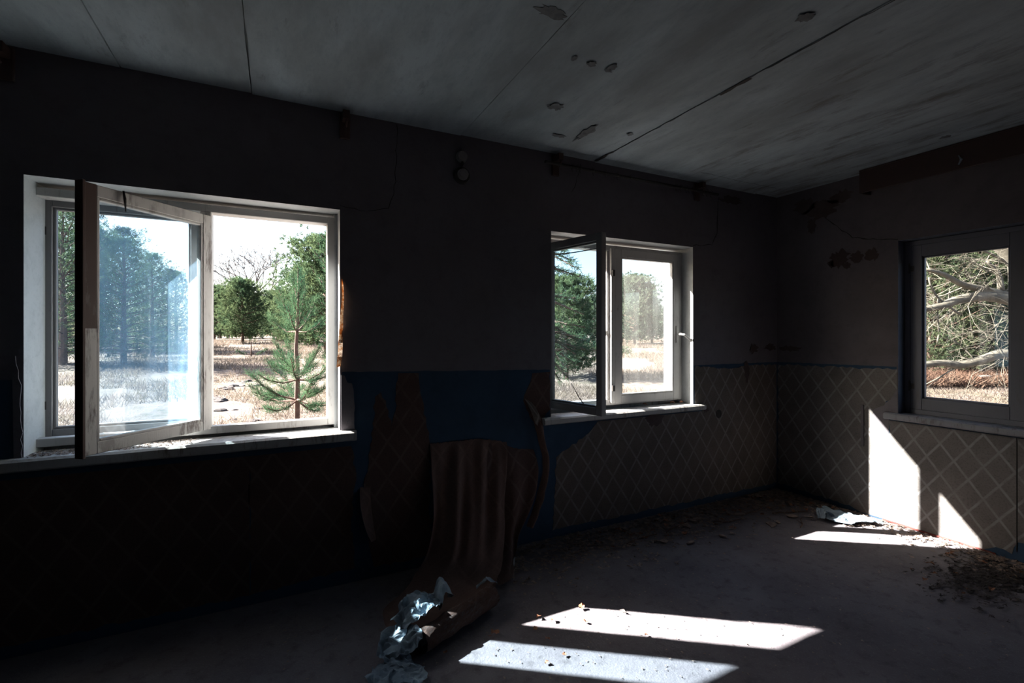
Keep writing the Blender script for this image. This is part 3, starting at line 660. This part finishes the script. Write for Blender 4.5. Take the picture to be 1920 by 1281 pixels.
# ------------------------------------------------------------------ leaves, twigs, rubble
def leaf_mesh(seed, s_=.03):
    rr = random.Random(seed); bm = bmesh.new(); n = 6; mid = []; L = []; Rr = []
    for k in range(n + 1):
        t_ = k / n; wd = s_ * .42 * math.sin(PI * min(1, t_ * .96 + .02)) * rr.uniform(.8, 1.15); c_ = s_ * .35 * math.sin(t_ * 3 + seed)
        mid.append(bm.verts.new(((t_ - .5) * s_, 0, abs(c_) * .6))); L.append(bm.verts.new(((t_ - .5) * s_, wd, abs(c_) * .6 + s_ * .22 * rr.random()))); Rr.append(bm.verts.new(((t_ - .5) * s_, -wd, abs(c_) * .6 + s_ * .22 * rr.random())))
    for k in range(n):
        bm.faces.new((mid[k], mid[k + 1], L[k + 1], L[k])); bm.faces.new((Rr[k], Rr[k + 1], mid[k + 1], mid[k]))
    tube(bm, [(-s_ * .5, 0, .002), (-s_ * .8, .002, .004)], .0008, 4)
    bmesh.ops.recalc_face_normals(bm, faces=bm.faces)
    me = bpy.data.meshes.new('dry_leaf'); bm.to_mesh(me); bm.free(); me.materials.append(M['dead_leaf']); return me
LM = [leaf_mesh(k, .032) for k in range(5)]
def put_leaf(x, y, z, lab, group=None, s_=1.0):
    o_ = bpy.data.objects.new('dry_leaf', R.choice(LM)); COL.objects.link(o_)
    o_.location = (x, y, z); o_.rotation_euler = (R.uniform(-.2, .2), R.uniform(-.2, .2), R.uniform(0, 6.3)); o_.scale = (s_, s_, s_)
    return tag(o_, lab, 'leaf', group)
for px, py, lab, s_ in ((1090, 1141, 'brown dry leaf on top left corner of the bright floor patch', 1.2), (1097, 1168, 'brown dry leaf inside the left part of the bright floor patch', .9),
                        (1038, 1165, 'reddish dry leaf near left tip of the bright floor patch', .9), (1010, 1159, 'brown dry leaf on left edge of the bright floor patch', 1.0),
                        (928, 1190, 'big curled brown leaf right of the wallpaper roll', 1.6), (1027, 1201, 'orange dry leaf in the dimmer streaked floor patch', .9),
                        (835, 1226, 'small red leaf in shadow under the wallpaper roll', .8), (1058, 1230, 'small dark leaf low in the dimmer floor patch', .7),
                        (1025, 1245, 'tiny dark leaf at bottom edge of the dimmer floor patch', .7), (1212, 1193, 'small dark leaf on lower edge of the bright floor patch', .6),
                        (1004, 1182, 'dark leaf in shadow bar between the floor patches', .9)):
    a = (px - 960) / FPX; d = CAM.z / ((py - HOR) / FPX); p_ = at(px, py, d); put_leaf(p_.x, p_.y, .004, lab, None, s_)
for k in range(70):
    x = R.uniform(-2.3, -.15); y = -abs(R.gauss(0, .22)) - .05
    if R.random() < .35: x = -abs(R.gauss(0, .2)) - .06; y = R.uniform(-2.4, -.1)
    put_leaf(x, max(y, -2.4), .006, 'brown dry leaf among the litter along the foot of the walls', 'dry leaves along the wall foot', R.uniform(.7, 1.5))
for k in range(16):
    put_leaf(R.uniform(-.9, -.12), R.uniform(-2.0, -1.35), .005, 'brown dry leaf on the shaded floor before the right wall window', 'dry leaves before the right wall', R.uniform(.7, 1.3))
for x, y, z, lab in ((-1.52, .085, .862, 'brown leaf on the sill in front of the closed sash'), (-1.25, .06, .862, 'brown leaf on the right part of right back sill'), (-1.16, .05, .862, 'brown leaf near the right end of right back sill')):
    put_leaf(x, y, z, lab, None, 1.1)
# chips and rubble that nobody could count
def scatter_tris(name, n, fx, size, mat, label, cat, flat=.35):
    P = np.array([fx() for _ in range(n)]); V = np.zeros((n * 4, 3, 3))
    for k in range(4):
        o_ = NR.normal(0, 1, (n, 3, 3)) * np.array(size)[None, None, :]
        o_[:, :, 2] = np.abs(o_[:, :, 2]) * flat
        V[k * n:(k + 1) * n] = P[:, None, :] + o_
    return tag(tris(name, V, mat), label, cat, None, 'stuff')
def f_lit():
    if R.random() < .68: return (R.uniform(-3.0, -.05), -min(abs(R.gauss(0, .21)) + .02, 1), .003)
    return (-min(abs(R.gauss(0, .15)) + .02, 1), R.uniform(-2.6, -.05), .003)
scatter_tris('floor_litter', 3800, f_lit, (.010, .010, .012), M['debris'], 'crumbs of plaster and dirt along the foot of the walls', 'rubble')
scatter_tris('floor_dust', 1500, lambda: (R.uniform(-4.2, -.1), R.uniform(-2.6, -.1), .002), (.004, .004, .004), M['debris'], 'fine grit scattered over the concrete floor', 'grit')
scatter_tris('sill_litter', 700, lambda: (R.uniform(-5.17, -4.55), R.uniform(-.03, .11), .880), (.005, .005, .006), M['debris'], 'flaked paint crumbs on the left end of the big window sill', 'rubble')
scatter_tris('dark_mulch', 900, lambda: (R.gauss(-.42, .22), R.gauss(-1.6, .10), .003), (.012, .008, .008), M['clod'], 'dark litter heap on the shaded floor by the right wall', 'rubble')
for k, (x, y, a, l_) in enumerate(((-1.5, -.25, .3, .35), (-1.1, -.35, -.2, .28), (-.7, -.3, .15, .30), (-.62, -.62, .5, .22), (-.5, -.45, -.4, .30), (-1.9, -.3, .1, .3))):
    bm = bmesh.new(); pts = [(l_ * (t_ - .5), .01 * math.sin(t_ * 6 + k), .006 + .004 * math.sin(t_ * 9)) for t_ in (0, .2, .4, .6, .8, 1)]
    tube(bm, pts, [.004, .005, .004, .004, .003, .002], 6); tube(bm, [pts[2], (pts[2][0] + .04, .035, .012)], [.003, .001], 5)
    o = obj('twig', bm, M['bark']); o.location = (x, y, 0); o.rotation_euler = (0, 0, a)
    tag(o, 'thin dry twig in the litter near the back wall', 'twig', 'twigs in the litter')
# flat plaster chips near the corner
for k in range(14):
    bm = bmesh.new(); pts = blob(0, 0, R.uniform(.02, .05), R.uniform(.015, .035), k, 7, .3)
    f0 = [bm.verts.new((x, y, 0)) for x, y in pts]; f1 = [bm.verts.new((x, y, .006)) for x, y in pts]
    bm.faces.new(f0[::-1]); bm.faces.new(f1)
    for i in range(len(pts)): bm.faces.new((f0[i], f0[(i + 1) % len(pts)], f1[(i + 1) % len(pts)], f1[i]))
    o = obj('plaster_chip', bm, M['debris']); o.location = (R.uniform(-1.9, -.3), R.uniform(-.55, -.1), .004); o.rotation_euler = (R.uniform(-.15, .15), R.uniform(-.15, .15), R.uniform(0, 6))
    tag(o, 'flat chip of fallen plaster near the room corner', 'plaster chip', 'plaster chips by the corner')

# ------------------------------------------------------------------ outdoors
def gz(x, y):
    dx, dy = x - CAM.x, y - CAM.y; d = math.hypot(dx, dy); az = math.degrees(math.atan2(dx, dy))
    rise = 1 - min(1, max(0, (az - 50) / 14))
    z = -.45 + 1.6 * (1 - math.exp(-d / 22)) * rise
    amp = min(1, d / 6)
    return z + amp * (.05 * noise.noise(Vector((x * .5, y * .5, 0))) + .035 * noise.noise(Vector((x * 1.9, y * 1.9, 5))))
def patch(name, xs, ys, mat, parent=None):
    bm = bmesh.new(); G = [[bm.verts.new((x, y, gz(x, y))) for x in xs] for y in ys]
    for j in range(len(ys) - 1):
        for i in range(len(xs) - 1): bm.faces.new((G[j][i], G[j][i + 1], G[j + 1][i + 1], G[j + 1][i]))
    return obj(name, bm, mat, parent, smooth=True)
def spread(a, b, n, pw_=1.0): return [a + (b - a) * (k / n) ** pw_ for k in range(n + 1)]
xs = [-x for x in spread(8.2, 150, 40, 2)][::-1] + spread(-8, 20, 170) [0:] + [x for x in spread(20.5, 170, 36, 2)]
gd = patch('meadow_ground', xs, spread(.42, 26, 160) + spread(26.8, 190, 30, 2), M['ground']); gd['kind'] = 'structure'; gd.name = 'ground'
gd2 = patch('ground', spread(.42, 20, 110) + spread(20.5, 120, 30, 2), [-60, -40, -25] + spread(-18, .42, 100), M['ground']); gd2['kind'] = 'structure'

def needles(P, D, n, L, wd, spreadv=.8):
    """P,D (k,3): tuft places and directions; n needles each -> triangles"""
    k = len(P); P = np.repeat(P, n, 0); D = np.repeat(D, n, 0)
    d = D + NR.normal(0, spreadv, (k * n, 3)); d /= np.linalg.norm(d, axis=1)[:, None] + 1e-9
    ln = L * NR.uniform(.6, 1.15, (k * n, 1)); s_ = np.cross(d, NR.normal(0, 1, (k * n, 3))); s_ /= np.linalg.norm(s_, axis=1)[:, None] + 1e-9
    b = P + NR.normal(0, L * .18, (k * n, 3))
    return np.stack([b - s_ * wd / 2, b + s_ * wd / 2, b + d * ln], 1)
def pine_proto(Hh, Rd, base, nb, tuft, nper, L, wd, seed, shape='round'):
    """trunk mesh, branch mesh and foliage mesh of one pine, base at the origin"""
    rr = random.Random(seed); bmt = bmesh.new()
    tube(bmt, [(0, 0, -.15), (.02, 0, Hh * .3), (-.03, .02, Hh * .6), (0, 0, Hh * .97)], [Hh * .022, Hh * .017, Hh * .010, .012], 8)
    bmb = bmesh.new(); P = []; D = []
    for k in range(nb):
        t_ = base + (1 - base) * (k + rr.random()) / nb; a = k * 2.4 + rr.uniform(-.5, .5)
        q_ = (t_ - base) / (1 - base)
        prof = (math.sin(PI * min(1, .18 + q_ * .82)) ** .6) if shape == 'round' else (1 - q_) ** .75
        ln = Rd * max(.12, prof) * rr.uniform(.75, 1.12); rise = .15 + .75 * q_
        o_ = Vector((0, 0, t_ * Hh * .93)); dr = Vector((math.cos(a), math.sin(a), rise)).normalized()
        e_ = o_ + dr * ln; md = o_.lerp(e_, .5) - Vector((0, 0, ln * .06))
        tube(bmb, [o_, md, e_], [.012 + ln * .012, .008 + ln * .006, .005], 5)
        for j in range(tuft):
            u = rr.uniform(.25, 1.05) ** .8; side = Vector((rr.gauss(0, 1), rr.gauss(0, 1), rr.gauss(0, .6))) * ln * .20 * (.4 + u * .6)
            P.append(o_.lerp(e_, u) + side); D.append((dr + side.normalized() * .6 + Vector((0, 0, .5))).normalized())
    V = needles(np.array(P), np.array(D), nper, L, wd)
    mt = bpy.data.meshes.new('trunk'); bmt.to_mesh(mt); bmt.free(); mt.materials.append(M['bark'])
    mb = bpy.data.meshes.new('branches'); bmb.to_mesh(mb); bmb.free(); mb.materials.append(M['bark'])
    fo = tris('foliage', V, M['needle_mid']); mf = fo.data; bpy.data.objects.remove(fo); mf.materials.clear(); mf.materials.append(None)
    return mt, mb, mf
def place_pine(proto, loc, s_, rz, mat, label, group=None, name='pine_tree'):
    t_ = empty(name, (loc[0], loc[1], loc[2]), rz); t_.scale = (s_, s_, s_); tag(t_, label, 'tree', group)
    for nm, me in zip(('trunk', 'branches', 'foliage'), proto):
        o_ = bpy.data.objects.new(nm, me); COL.objects.link(o_); o_.parent = t_
        if nm == 'foliage': o_.material_slots[0].link = 'OBJECT'; o_.material_slots[0].material = mat
    return t_
PR_A = pine_proto(5, 2.0, .10, 100, 34, 13, .17, .034, 1)
PR_B = pine_proto(5, 1.5, .06, 80, 24, 12, .17, .034, 2, 'cone')
PR_C = pine_proto(8, 2.6, .06, 150, 44, 11, .17, .030, 3)
PR_D = pine_proto(8, 2.4, .05, 80, 22, 8, .22, .026, 8)
def on(px, d):
    p_ = at(px, HOR, d); return (p_.x, p_.y, gz(p_.x, p_.y) - .03)
# middle distance, seen through the empty right half of window 1
place_pine(PR_A, on(455, 32), .90, .3, M['needle_mid'], 'rounded dark green pine standing alone behind the sapling', None)
for px, d, s_, lab in ((520, 36, .80, 'pale green pine just left of the sapling top'), (540, 30, .70, 'small pine right behind the sapling stem'), (585, 28, 1.0, 'broad pine right of the sapling'), (612, 20, 1.05, 'tall pine at the right edge of the big window view'), (402, 42, 1.0, 'pine at left edge of the clear opening')):
    place_pine(R.choice((PR_A, PR_B)), on(px, d), s_, R.uniform(0, 6), M['needle_mid'], lab)
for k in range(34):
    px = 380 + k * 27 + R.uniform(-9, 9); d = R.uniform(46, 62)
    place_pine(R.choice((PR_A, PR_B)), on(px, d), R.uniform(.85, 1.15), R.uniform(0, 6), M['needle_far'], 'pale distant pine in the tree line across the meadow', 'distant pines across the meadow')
# left forest edge, dark, seen through the dusty glass
for k, (px, d, s_, lab) in enumerate(((40, 15, .62, 'dark pine at the left edge of the big window view'), (118, 14.5, .66, 'dark pine in the narrow gap left of the open sash'), (178, 16, .60, 'dark pine behind the left part of the dirty open sash'),
                        (232, 15, .52, 'dark pine behind the middle of the dirty open sash'), (285, 18, .52, 'lower pine behind the right part of the dirty open sash'), (330, 23, .5, 'small pine behind the right stile of the dirty open sash'))):
    place_pine(PR_D, on(px, d), s_, k * 1.3, M['needle_mid'], lab)
for k in range(9):
    place_pine(PR_D, on(-20 + k * 42, 22 + 4 * (k % 2)), (.95, .8, .9, .85, .95, .8, .75, .6, .5)[k], R.uniform(0, 6), M['needle_mid'], 'tall pine in the second row of the forest edge beyond the left glass', 'pines of the forest edge behind the dirty glass')
# window 2
place_pine(PR_A, on(1062, 13), .58, 1.0, M['needle_mid'], 'bushy sunlit pine behind the open sash of right back window')
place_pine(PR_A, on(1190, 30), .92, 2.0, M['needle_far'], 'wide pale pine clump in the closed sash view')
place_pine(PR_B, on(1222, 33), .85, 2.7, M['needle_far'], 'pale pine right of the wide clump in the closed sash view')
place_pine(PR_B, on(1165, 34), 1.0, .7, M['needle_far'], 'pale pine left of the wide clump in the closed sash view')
# window 3 background
for k, (px, d, s_) in enumerate(((1700, 24, 1.0), (1745, 20, .8), (1790, 23, .9), (1835, 21, .85), (1880, 24, 1.0), (1930, 22, .9), (1990, 24, 1.0), (1650, 26, 1.0), (1770, 30, 1.3), (1860, 31, 1.35), (1920, 32, 1.3), (1700, 32, 1.3))):
    place_pine(PR_C, on(px, d), s_, R.uniform(0, 6), M['bush'], 'grey-green conifer behind the bare tree in right wall window', 'conifers behind the bare tree')

# bare deciduous trees (far, grey) ---------------------------------------------
def bare_proto(Hh, seed, depth=5):
    rr = random.Random(seed); bm = bmesh.new()
    def grow(p_, d_, ln, r_, lv):
        q_ = p_ + d_ * ln; tube(bm, [p_, p_.lerp(q_, .5) + Vector((rr.uniform(-.05, .05), rr.uniform(-.05, .05), 0)) * ln, q_], [r_, r_ * .85, r_ * .65], 4 if lv < depth - 1 else 3)
        if lv == 0: return
        for _ in range(3 if lv > 1 else 4):
            nd = (d_ + Vector((rr.gauss(0, .5), rr.gauss(0, .5), rr.gauss(.1, .3)))).normalized(); grow(q_, nd, ln * rr.uniform(.62, .8), r_ * .6, lv - 1)
    grow(Vector((0, 0, -.2)), Vector((0, 0, 1)), Hh * .3, Hh * .018, depth)
    me = bpy.data.meshes.new('crown'); bm.to_mesh(me); bm.free(); me.materials.append(M['twig']); return me
BP = bare_proto(9, 4)
for px, d, s_ in ((410, 52, .95), (430, 60, 1.0), (470, 56, 1.35), (490, 58, 1.45), (1180, 60, .9), (1090, 58, 1.0), (540, 62, .9)):
    l_ = on(px, d); o = bpy.data.objects.new('bare_tree', BP); COL.objects.link(o); o.location = l_; o.scale = (s_,) * 3; o.rotation_euler = (0, 0, R.uniform(0, 6))
    tag(o, 'leafless grey tree rising behind the distant pines', 'tree', 'distant leafless trees')

# the sapling right outside window 1 ---------------------------------------------
def needle_branch(bmw, P, D, pts, r0, step=.018, sidebr=True, rr=R, sp=.07):
    pts = [Vector(x) for x in pts]; n = len(pts)
    tube(bmw, pts, [r0 * (1 - .75 * i / (n - 1)) for i in range(n)], 5)
    tot = sum((b - a).length for a, b in zip(pts, pts[1:])); k = int(tot / step)
    for i in range(k):
        u = i / max(1, k - 1); s_ = u * (n - 1); j = min(int(s_), n - 2); p_ = pts[j].lerp(pts[j + 1], s_ - j); d_ = (pts[j + 1] - pts[j]).normalized()
        if u > .22: P.append(p_); D.append(d_ * .9 + Vector((0, 0, .35)))
        if sidebr and i % 5 == 2 and .25 < u < .93:
            a = rr.choice((-1, 1)); sd = d_.cross(Vector((0, 0, 1))).normalized() * a; l2 = tot * rr.uniform(.2, .38) * (1.15 - u)
            e = p_ + (d_ * .8 + sd * .7 + Vector((0, 0, rr.uniform(-.05, .35)))).normalized() * l2
            needle_branch(bmw, P, D, [p_, p_.lerp(e, .5) + Vector((0, 0, -.01)), e], r0 * .4, step, False, rr)
def tree_from(name, label, base, trunk, tr, branches, mat, L, wd, nper, group=None, step=.018, spv=.55):
    base = Vector(base); t_ = empty(name, base); tag(t_, label, 'tree', group)
    bm = bmesh.new(); tube(bm, [Vector(x) - base for x in trunk], tr, 8); obj('trunk', bm, M['bark'], t_)
    bmw = bmesh.new(); P = []; D = []
    for pts, r_ in branches: needle_branch(bmw, P, D, [Vector(x) - base for x in pts], r_, step)
    obj('branches', bmw, M['bark'], t_)
    V = needles(np.array([tuple(x) for x in P]), np.array([tuple(x) for x in D]), nper, L, wd, spv)
    tris('needles', V, mat, t_); return t_
DS = 5.2
S_ = lambda px, py, dd=0: at(px, py, DS + dd)
tp = S_(559, 503); bp = S_(556, 830); bz = gz(bp.x, bp.y); bp.z = bz - .05
trunk = [bp, S_(557, 745), S_(558, 700), S_(555, 655), S_(557, 618), S_(559, 560), tp]
whorl = []
def wh(py, tips, r_):
    for (tx, ty, dd, sag) in tips:
        a = S_(557, py); e = S_(tx, ty, dd); m1 = a.lerp(e, .35) - Vector((0, 0, sag)); m2 = a.lerp(e, .7) - Vector((0, 0, sag * .9)); whorl.append(([a, m1, m2, e], r_))
wh(750, ((464, 698, -.2, .06), (468, 722, .3, .08), (500, 765, -.5, .06), (640, 700, .2, .06), (650, 752, -.3, .05), (600, 770, .5, .04), (540, 720, 1.0, .05), (585, 715, -.6, .06), (505, 735, .6, .05)), .013)
wh(712, ((500, 678, .2, .07), (525, 655, .8, .05), (620, 678, -.2, .07), (590, 660, .7, .05), (640, 690, .6, .06), (545, 668, -.6, .05), (480, 700, -.4, .06)), .012)
wh(706, ((515, 642, .1, .05), (540, 640, .5, .03), (600, 650, .2, .05)), .010)
wh(622, ((521, 536, .1, .06), (540, 575, -.4, .05), (572, 536, .2, .05), (592, 560, .5, .06), (548, 548, .6, .04), (505, 590, .3, .07), (605, 600, -.2, .05)), .010)
wh(560, ((548, 512, .1, .01), (568, 514, -.1, .01)), .006)
whorl.append(([S_(557, 620), S_(558, 560), S_(559, 503)], .009))
tree_from('pine_sapling', 'slender young pine with open whorls just outside the big window', bp, trunk, [.032, .028, .024, .020, .017, .010, .005], whorl, M['needle_sap'], .078, .0042, 9, None, .015)
# right edge pine branches of window 1 (closer tall pine partly hidden by the wall)
DS = 9.0
tb = S_(668, 650); tb.z = gz(tb.x, tb.y) - .1
tr2 = [tb, S_(664, 560), S_(660, 470), S_(655, 400), S_(650, 330)]
br = []
for py, tips in ((700, ((612, 690, 0), (600, 655, .5))), (640, ((594, 630, .2), (605, 600, -.4))), (590, ((590, 560, 0), (598, 520, .6))), (540, ((588, 470, .1), (596, 455, -.3), (604, 500, .5))), (500, ((602, 440, .2), (612, 425, .3))), (620, ((720, 600, 0), (740, 640, .5))), (520, ((715, 480, .2), (700, 440, -.6)))):
    for tx, ty, dd in tips:
        a = S_(664, py); e = S_(tx, ty, dd); br.append(([a, a.lerp(e, .5) - Vector((0, 0, .10)), e], .022))
tree_from('pine_tree', 'tall pine whose branches reach in at right edge of the big window', tb, tr2, [.10, .09, .07, .05, .03], br, M['needle_sap'], .12, .008, 8, None, .035)
# near pine in window 2, drooping branches
DS = 8.0
tb = S_(1005, 640); tb.z = gz(tb.x, tb.y) - .1
tr3 = [tb, S_(1003, 560), S_(1000, 450), S_(1000, 330), S_(1002, 180)]
br = []
for py, tips, r_ in ((470, ((1078, 490, 0), (1060, 470, .6), (1085, 505, -.5)), .02), (500, ((1065, 515, .4), (1090, 520, 0)), .02), (600, ((1085, 640, .3), (1070, 610, -.3), (1098, 615, 0)), .03),
                     (620, ((1080, 665, 0), (1102, 640, .5), (1060, 690, -.5)), .03), (650, ((1065, 710, .2), (1080, 700, -.2), (1050, 715, .5)), .028), (640, ((1100, 655, 0), (1075, 680, .6)), .025),
                     (560, ((1080, 560, .5), (1095, 590, -.2)), .028), (660, ((1180, 660, .1), (1172, 655, .4)), .02), (560, ((930, 580, 0), (920, 600, .5)), .028), (500, ((925, 500, 0), (940, 470, .5)), .025)):
    for tx, ty, dd in tips:
        a = S_(1003, py); e = S_(tx, ty, dd); br.append(([a, a.lerp(e, .4) + Vector((0, 0, .05)), a.lerp(e, .75) + Vector((0, 0, .02)), e], r_))
tree_from('pine_tree', 'dark drooping pine close outside the right back window', tb, tr3, [.13, .12, .10, .07, .04], br, M['needle_shaded'], .12, .011, 8, None, .040, .7)

# the big bare tree outside window 3 ---------------------------------------------
DS = 7.5
base = S_(2010, 640); base.z = gz(base.x, base.y) - .2
t3 = empty('bare_tree', base); tag(t3, 'large leafless tree with thick pale limbs outside the right wall window', 'tree')
rel = lambda p_: Vector(p_) - base
bm = bmesh.new(); tube(bm, [rel(base), rel(S_(2000, 600)), rel(S_(1965, 520)), rel(S_(1930, 490)), rel(S_(1885, 458)), rel(S_(1850, 405)), rel(S_(1810, 330))], [.24, .22, .20, .18, .16, .14, .10], 12)
obj('trunk', bm, M['bark_pale'], t3, smooth=True)
def limb(pts, radii, n=9):
    bm = bmesh.new(); P = [rel(S_(*x)) for x in pts]; Q = []
    for i in range(len(P) - 1):
        for j in range(3): Q.append(cr(P, (i + j / 3) / (len(P) - 1)))
    Q.append(P[-1]); m_ = len(Q)
    tube(bm, Q, [radii[0] + (radii[1] - radii[0]) * i / (m_ - 1) for i in range(m_)], n); obj('limb', bm, M['bark_pale'], t3, smooth=True); return Q
L1 = limb([(2000, 610), (1950, 575), (1895, 562), (1850, 555), (1800, 562), (1765, 574), (1735, 580), (1700, 590)], (.12, .035))
L2 = limb([(2005, 640), (1950, 662), (1900, 666), (1874, 664), (1845, 674), (1800, 685), (1770, 681), (1735, 684), (1690, 694)], (.10, .04))
L3 = limb([(1985, 590), (1920, 566), (1880, 553), (1842, 543), (1800, 532), (1770, 515), (1735, 505)], (.09, .025))
L4 = limb([(1877, 545), (1874, 520), (1866, 505), (1850, 490)], (.045, .02))
L5 = limb([(1960, 520), (1900, 540), (1892, 500), (1866, 480), (1840, 468), (1820, 450)], (.03, .012))
L6 = limb([(1800, 590), (1760, 560), (1745, 535), (1742, 520)], (.018, .012))
L7 = limb([(1760, 560), (1758, 590), (1760, 620), (1757, 645)], (.016, .007))
bm = bmesh.new(); rr = random.Random(5)
def twig(p_, d_, ln, r_, lv):
    q1 = p_ + d_ * ln * .5 + Vector((rr.gauss(0, .06), rr.gauss(0, .06), rr.gauss(0, .06))) * ln; q2 = q1 + (d_ + Vector((rr.gauss(0, .25), rr.gauss(0, .25), rr.gauss(0, .25)))).normalized() * ln * .5
    tube(bm, [p_, q1, q2], [r_, r_ * .8, r_ * .5], 4)
    if lv:
        for _ in range(3): twig(p_.lerp(q1, rr.random()) if rr.random() < .3 else q1.lerp(q2, rr.random()), (d_ + Vector((rr.gauss(0, .6), rr.gauss(0, .6), rr.gauss(0, .45)))).normalized(), ln * rr.uniform(.5, .8), r_ * .6, lv - 1)
LD = (S_(1600, 640) - S_(1900, 640)).normalized()
for Q, cnt in ((L1, 6), (L2, 5), (L3, 7), (L4, 3), (L5, 5), (L6, 2)):
    for _ in range(cnt):
        p_ = Q[rr.randrange(len(Q))]; twig(p_, (LD * .9 + Vector((rr.gauss(0, .5), rr.gauss(0, .5), rr.gauss(.05, .55)))).normalized(), rr.uniform(.5, 1.1), rr.uniform(.006, .013), 3)
o = obj('twigs', bm, M['bark_pale'], t3)

# meadow grass, bracken, moss hummocks ---------------------------------------------
def blades(name, n, fpos, h_, wd, mat, label, cat, lean=.4):
    P = np.array([fpos() for _ in range(n)]); a = NR.uniform(0, 2 * PI, n); s_ = np.stack([np.cos(a), np.sin(a), a * 0], 1) * wd / 2
    up = np.stack([NR.normal(0, lean, n), NR.normal(0, lean, n), np.ones(n)], 1) * (h_ * NR.uniform(.4, 1.2, n))[:, None]
    sc_ = (P[:, 3:4] if P.shape[1] > 3 else 1.0); P = P[:, :3]
    V = np.stack([P - s_ * sc_, P + s_ * sc_, P + up * (sc_ ** .5 if not isinstance(sc_, float) else 1)], 1)
    return tag(tris(name, V, mat), label, cat, None, 'stuff')
def f_grass():
    while True:
        d = 5 + 34 * R.random() ** 1.3; px = R.choice((R.uniform(60, 640), R.uniform(1000, 1290)))
        p_ = at(px, HOR, d)
        if p_.y < 1.2: continue
        if noise.noise(Vector((p_.x * .45, p_.y * .45, 9))) < -.05: continue
        return (p_.x, p_.y, gz(p_.x, p_.y) - .01, .7 + d / 12)
blades('dry_grass', 60000, f_grass, .13, .009, M['grass'], 'pale dry grass of the meadow beyond the back windows', 'grass', .6)
def f_g3():
    d = R.uniform(8, 20); p_ = at(R.uniform(1660, 1960), HOR, d); return (p_.x, p_.y, gz(p_.x, p_.y) - .01, 1 + d / 14)
blades('dry_grass', 16000, f_g3, .08, .012, M['grass'], 'short pale grass outside the right wall window', 'grass', .7)
def f_fern():
    d = R.uniform(16.5, 21); p_ = at(R.uniform(1600, 2020), HOR, d); return (p_.x, p_.y, gz(p_.x, p_.y) + R.uniform(0, .25), 1)
blades('dead_bracken', 14000, f_fern, .35, .05, M['fern'], 'red-brown dead bracken in front of the conifers', 'bracken', 1.0)
def hummock(loc, s_, seed, mat, label, cat, grp):
    bm = bmesh.new(); bmesh.ops.create_icosphere(bm, subdivisions=2, radius=1)
    for v_ in bm.verts:
        k = 1 + .35 * noise.noise(v_.co * 2 + Vector((seed, 0, 0))); v_.co = Vector((v_.co.x * s_ * k, v_.co.y * s_ * k * .8, max(-.3, v_.co.z) * s_ * .45 * k))
    o_ = obj('earth_clod', bm, mat, None, smooth=False); o_.location = loc; o_.rotation_euler = (0, 0, seed); tag(o_, label, cat, grp); return o_
for k in range(26):
    p_ = on(R.uniform(398, 500), R.uniform(7.5, 13)); hummock((p_[0], p_[1], p_[2] + .02), R.uniform(.06, .17), k, M['clod'], 'dark clod of earth in the meadow left of the sapling', 'earth clod', 'earth clods in the meadow')
# tiny seedling in the meadow
DS = 19
b0 = Vector(on(471, DS)); 
tree_from('pine_seedling', 'tiny pine seedling alone on the meadow left of the sapling', b0, [b0, b0 + Vector((0, 0, .35)), b0 + Vector((0, 0, .62))], [.03, .025, .012],
          [([b0 + Vector((0, 0, .12)), b0 + Vector((.3, -.1, .16)), b0 + Vector((.55, -.2, .32))], .02), ([b0 + Vector((0, 0, .12)), b0 + Vector((-.3, .1, .14)), b0 + Vector((-.5, .2, .26))], .02)], M['needle_sap'], .12, .02, 8, None, .05)
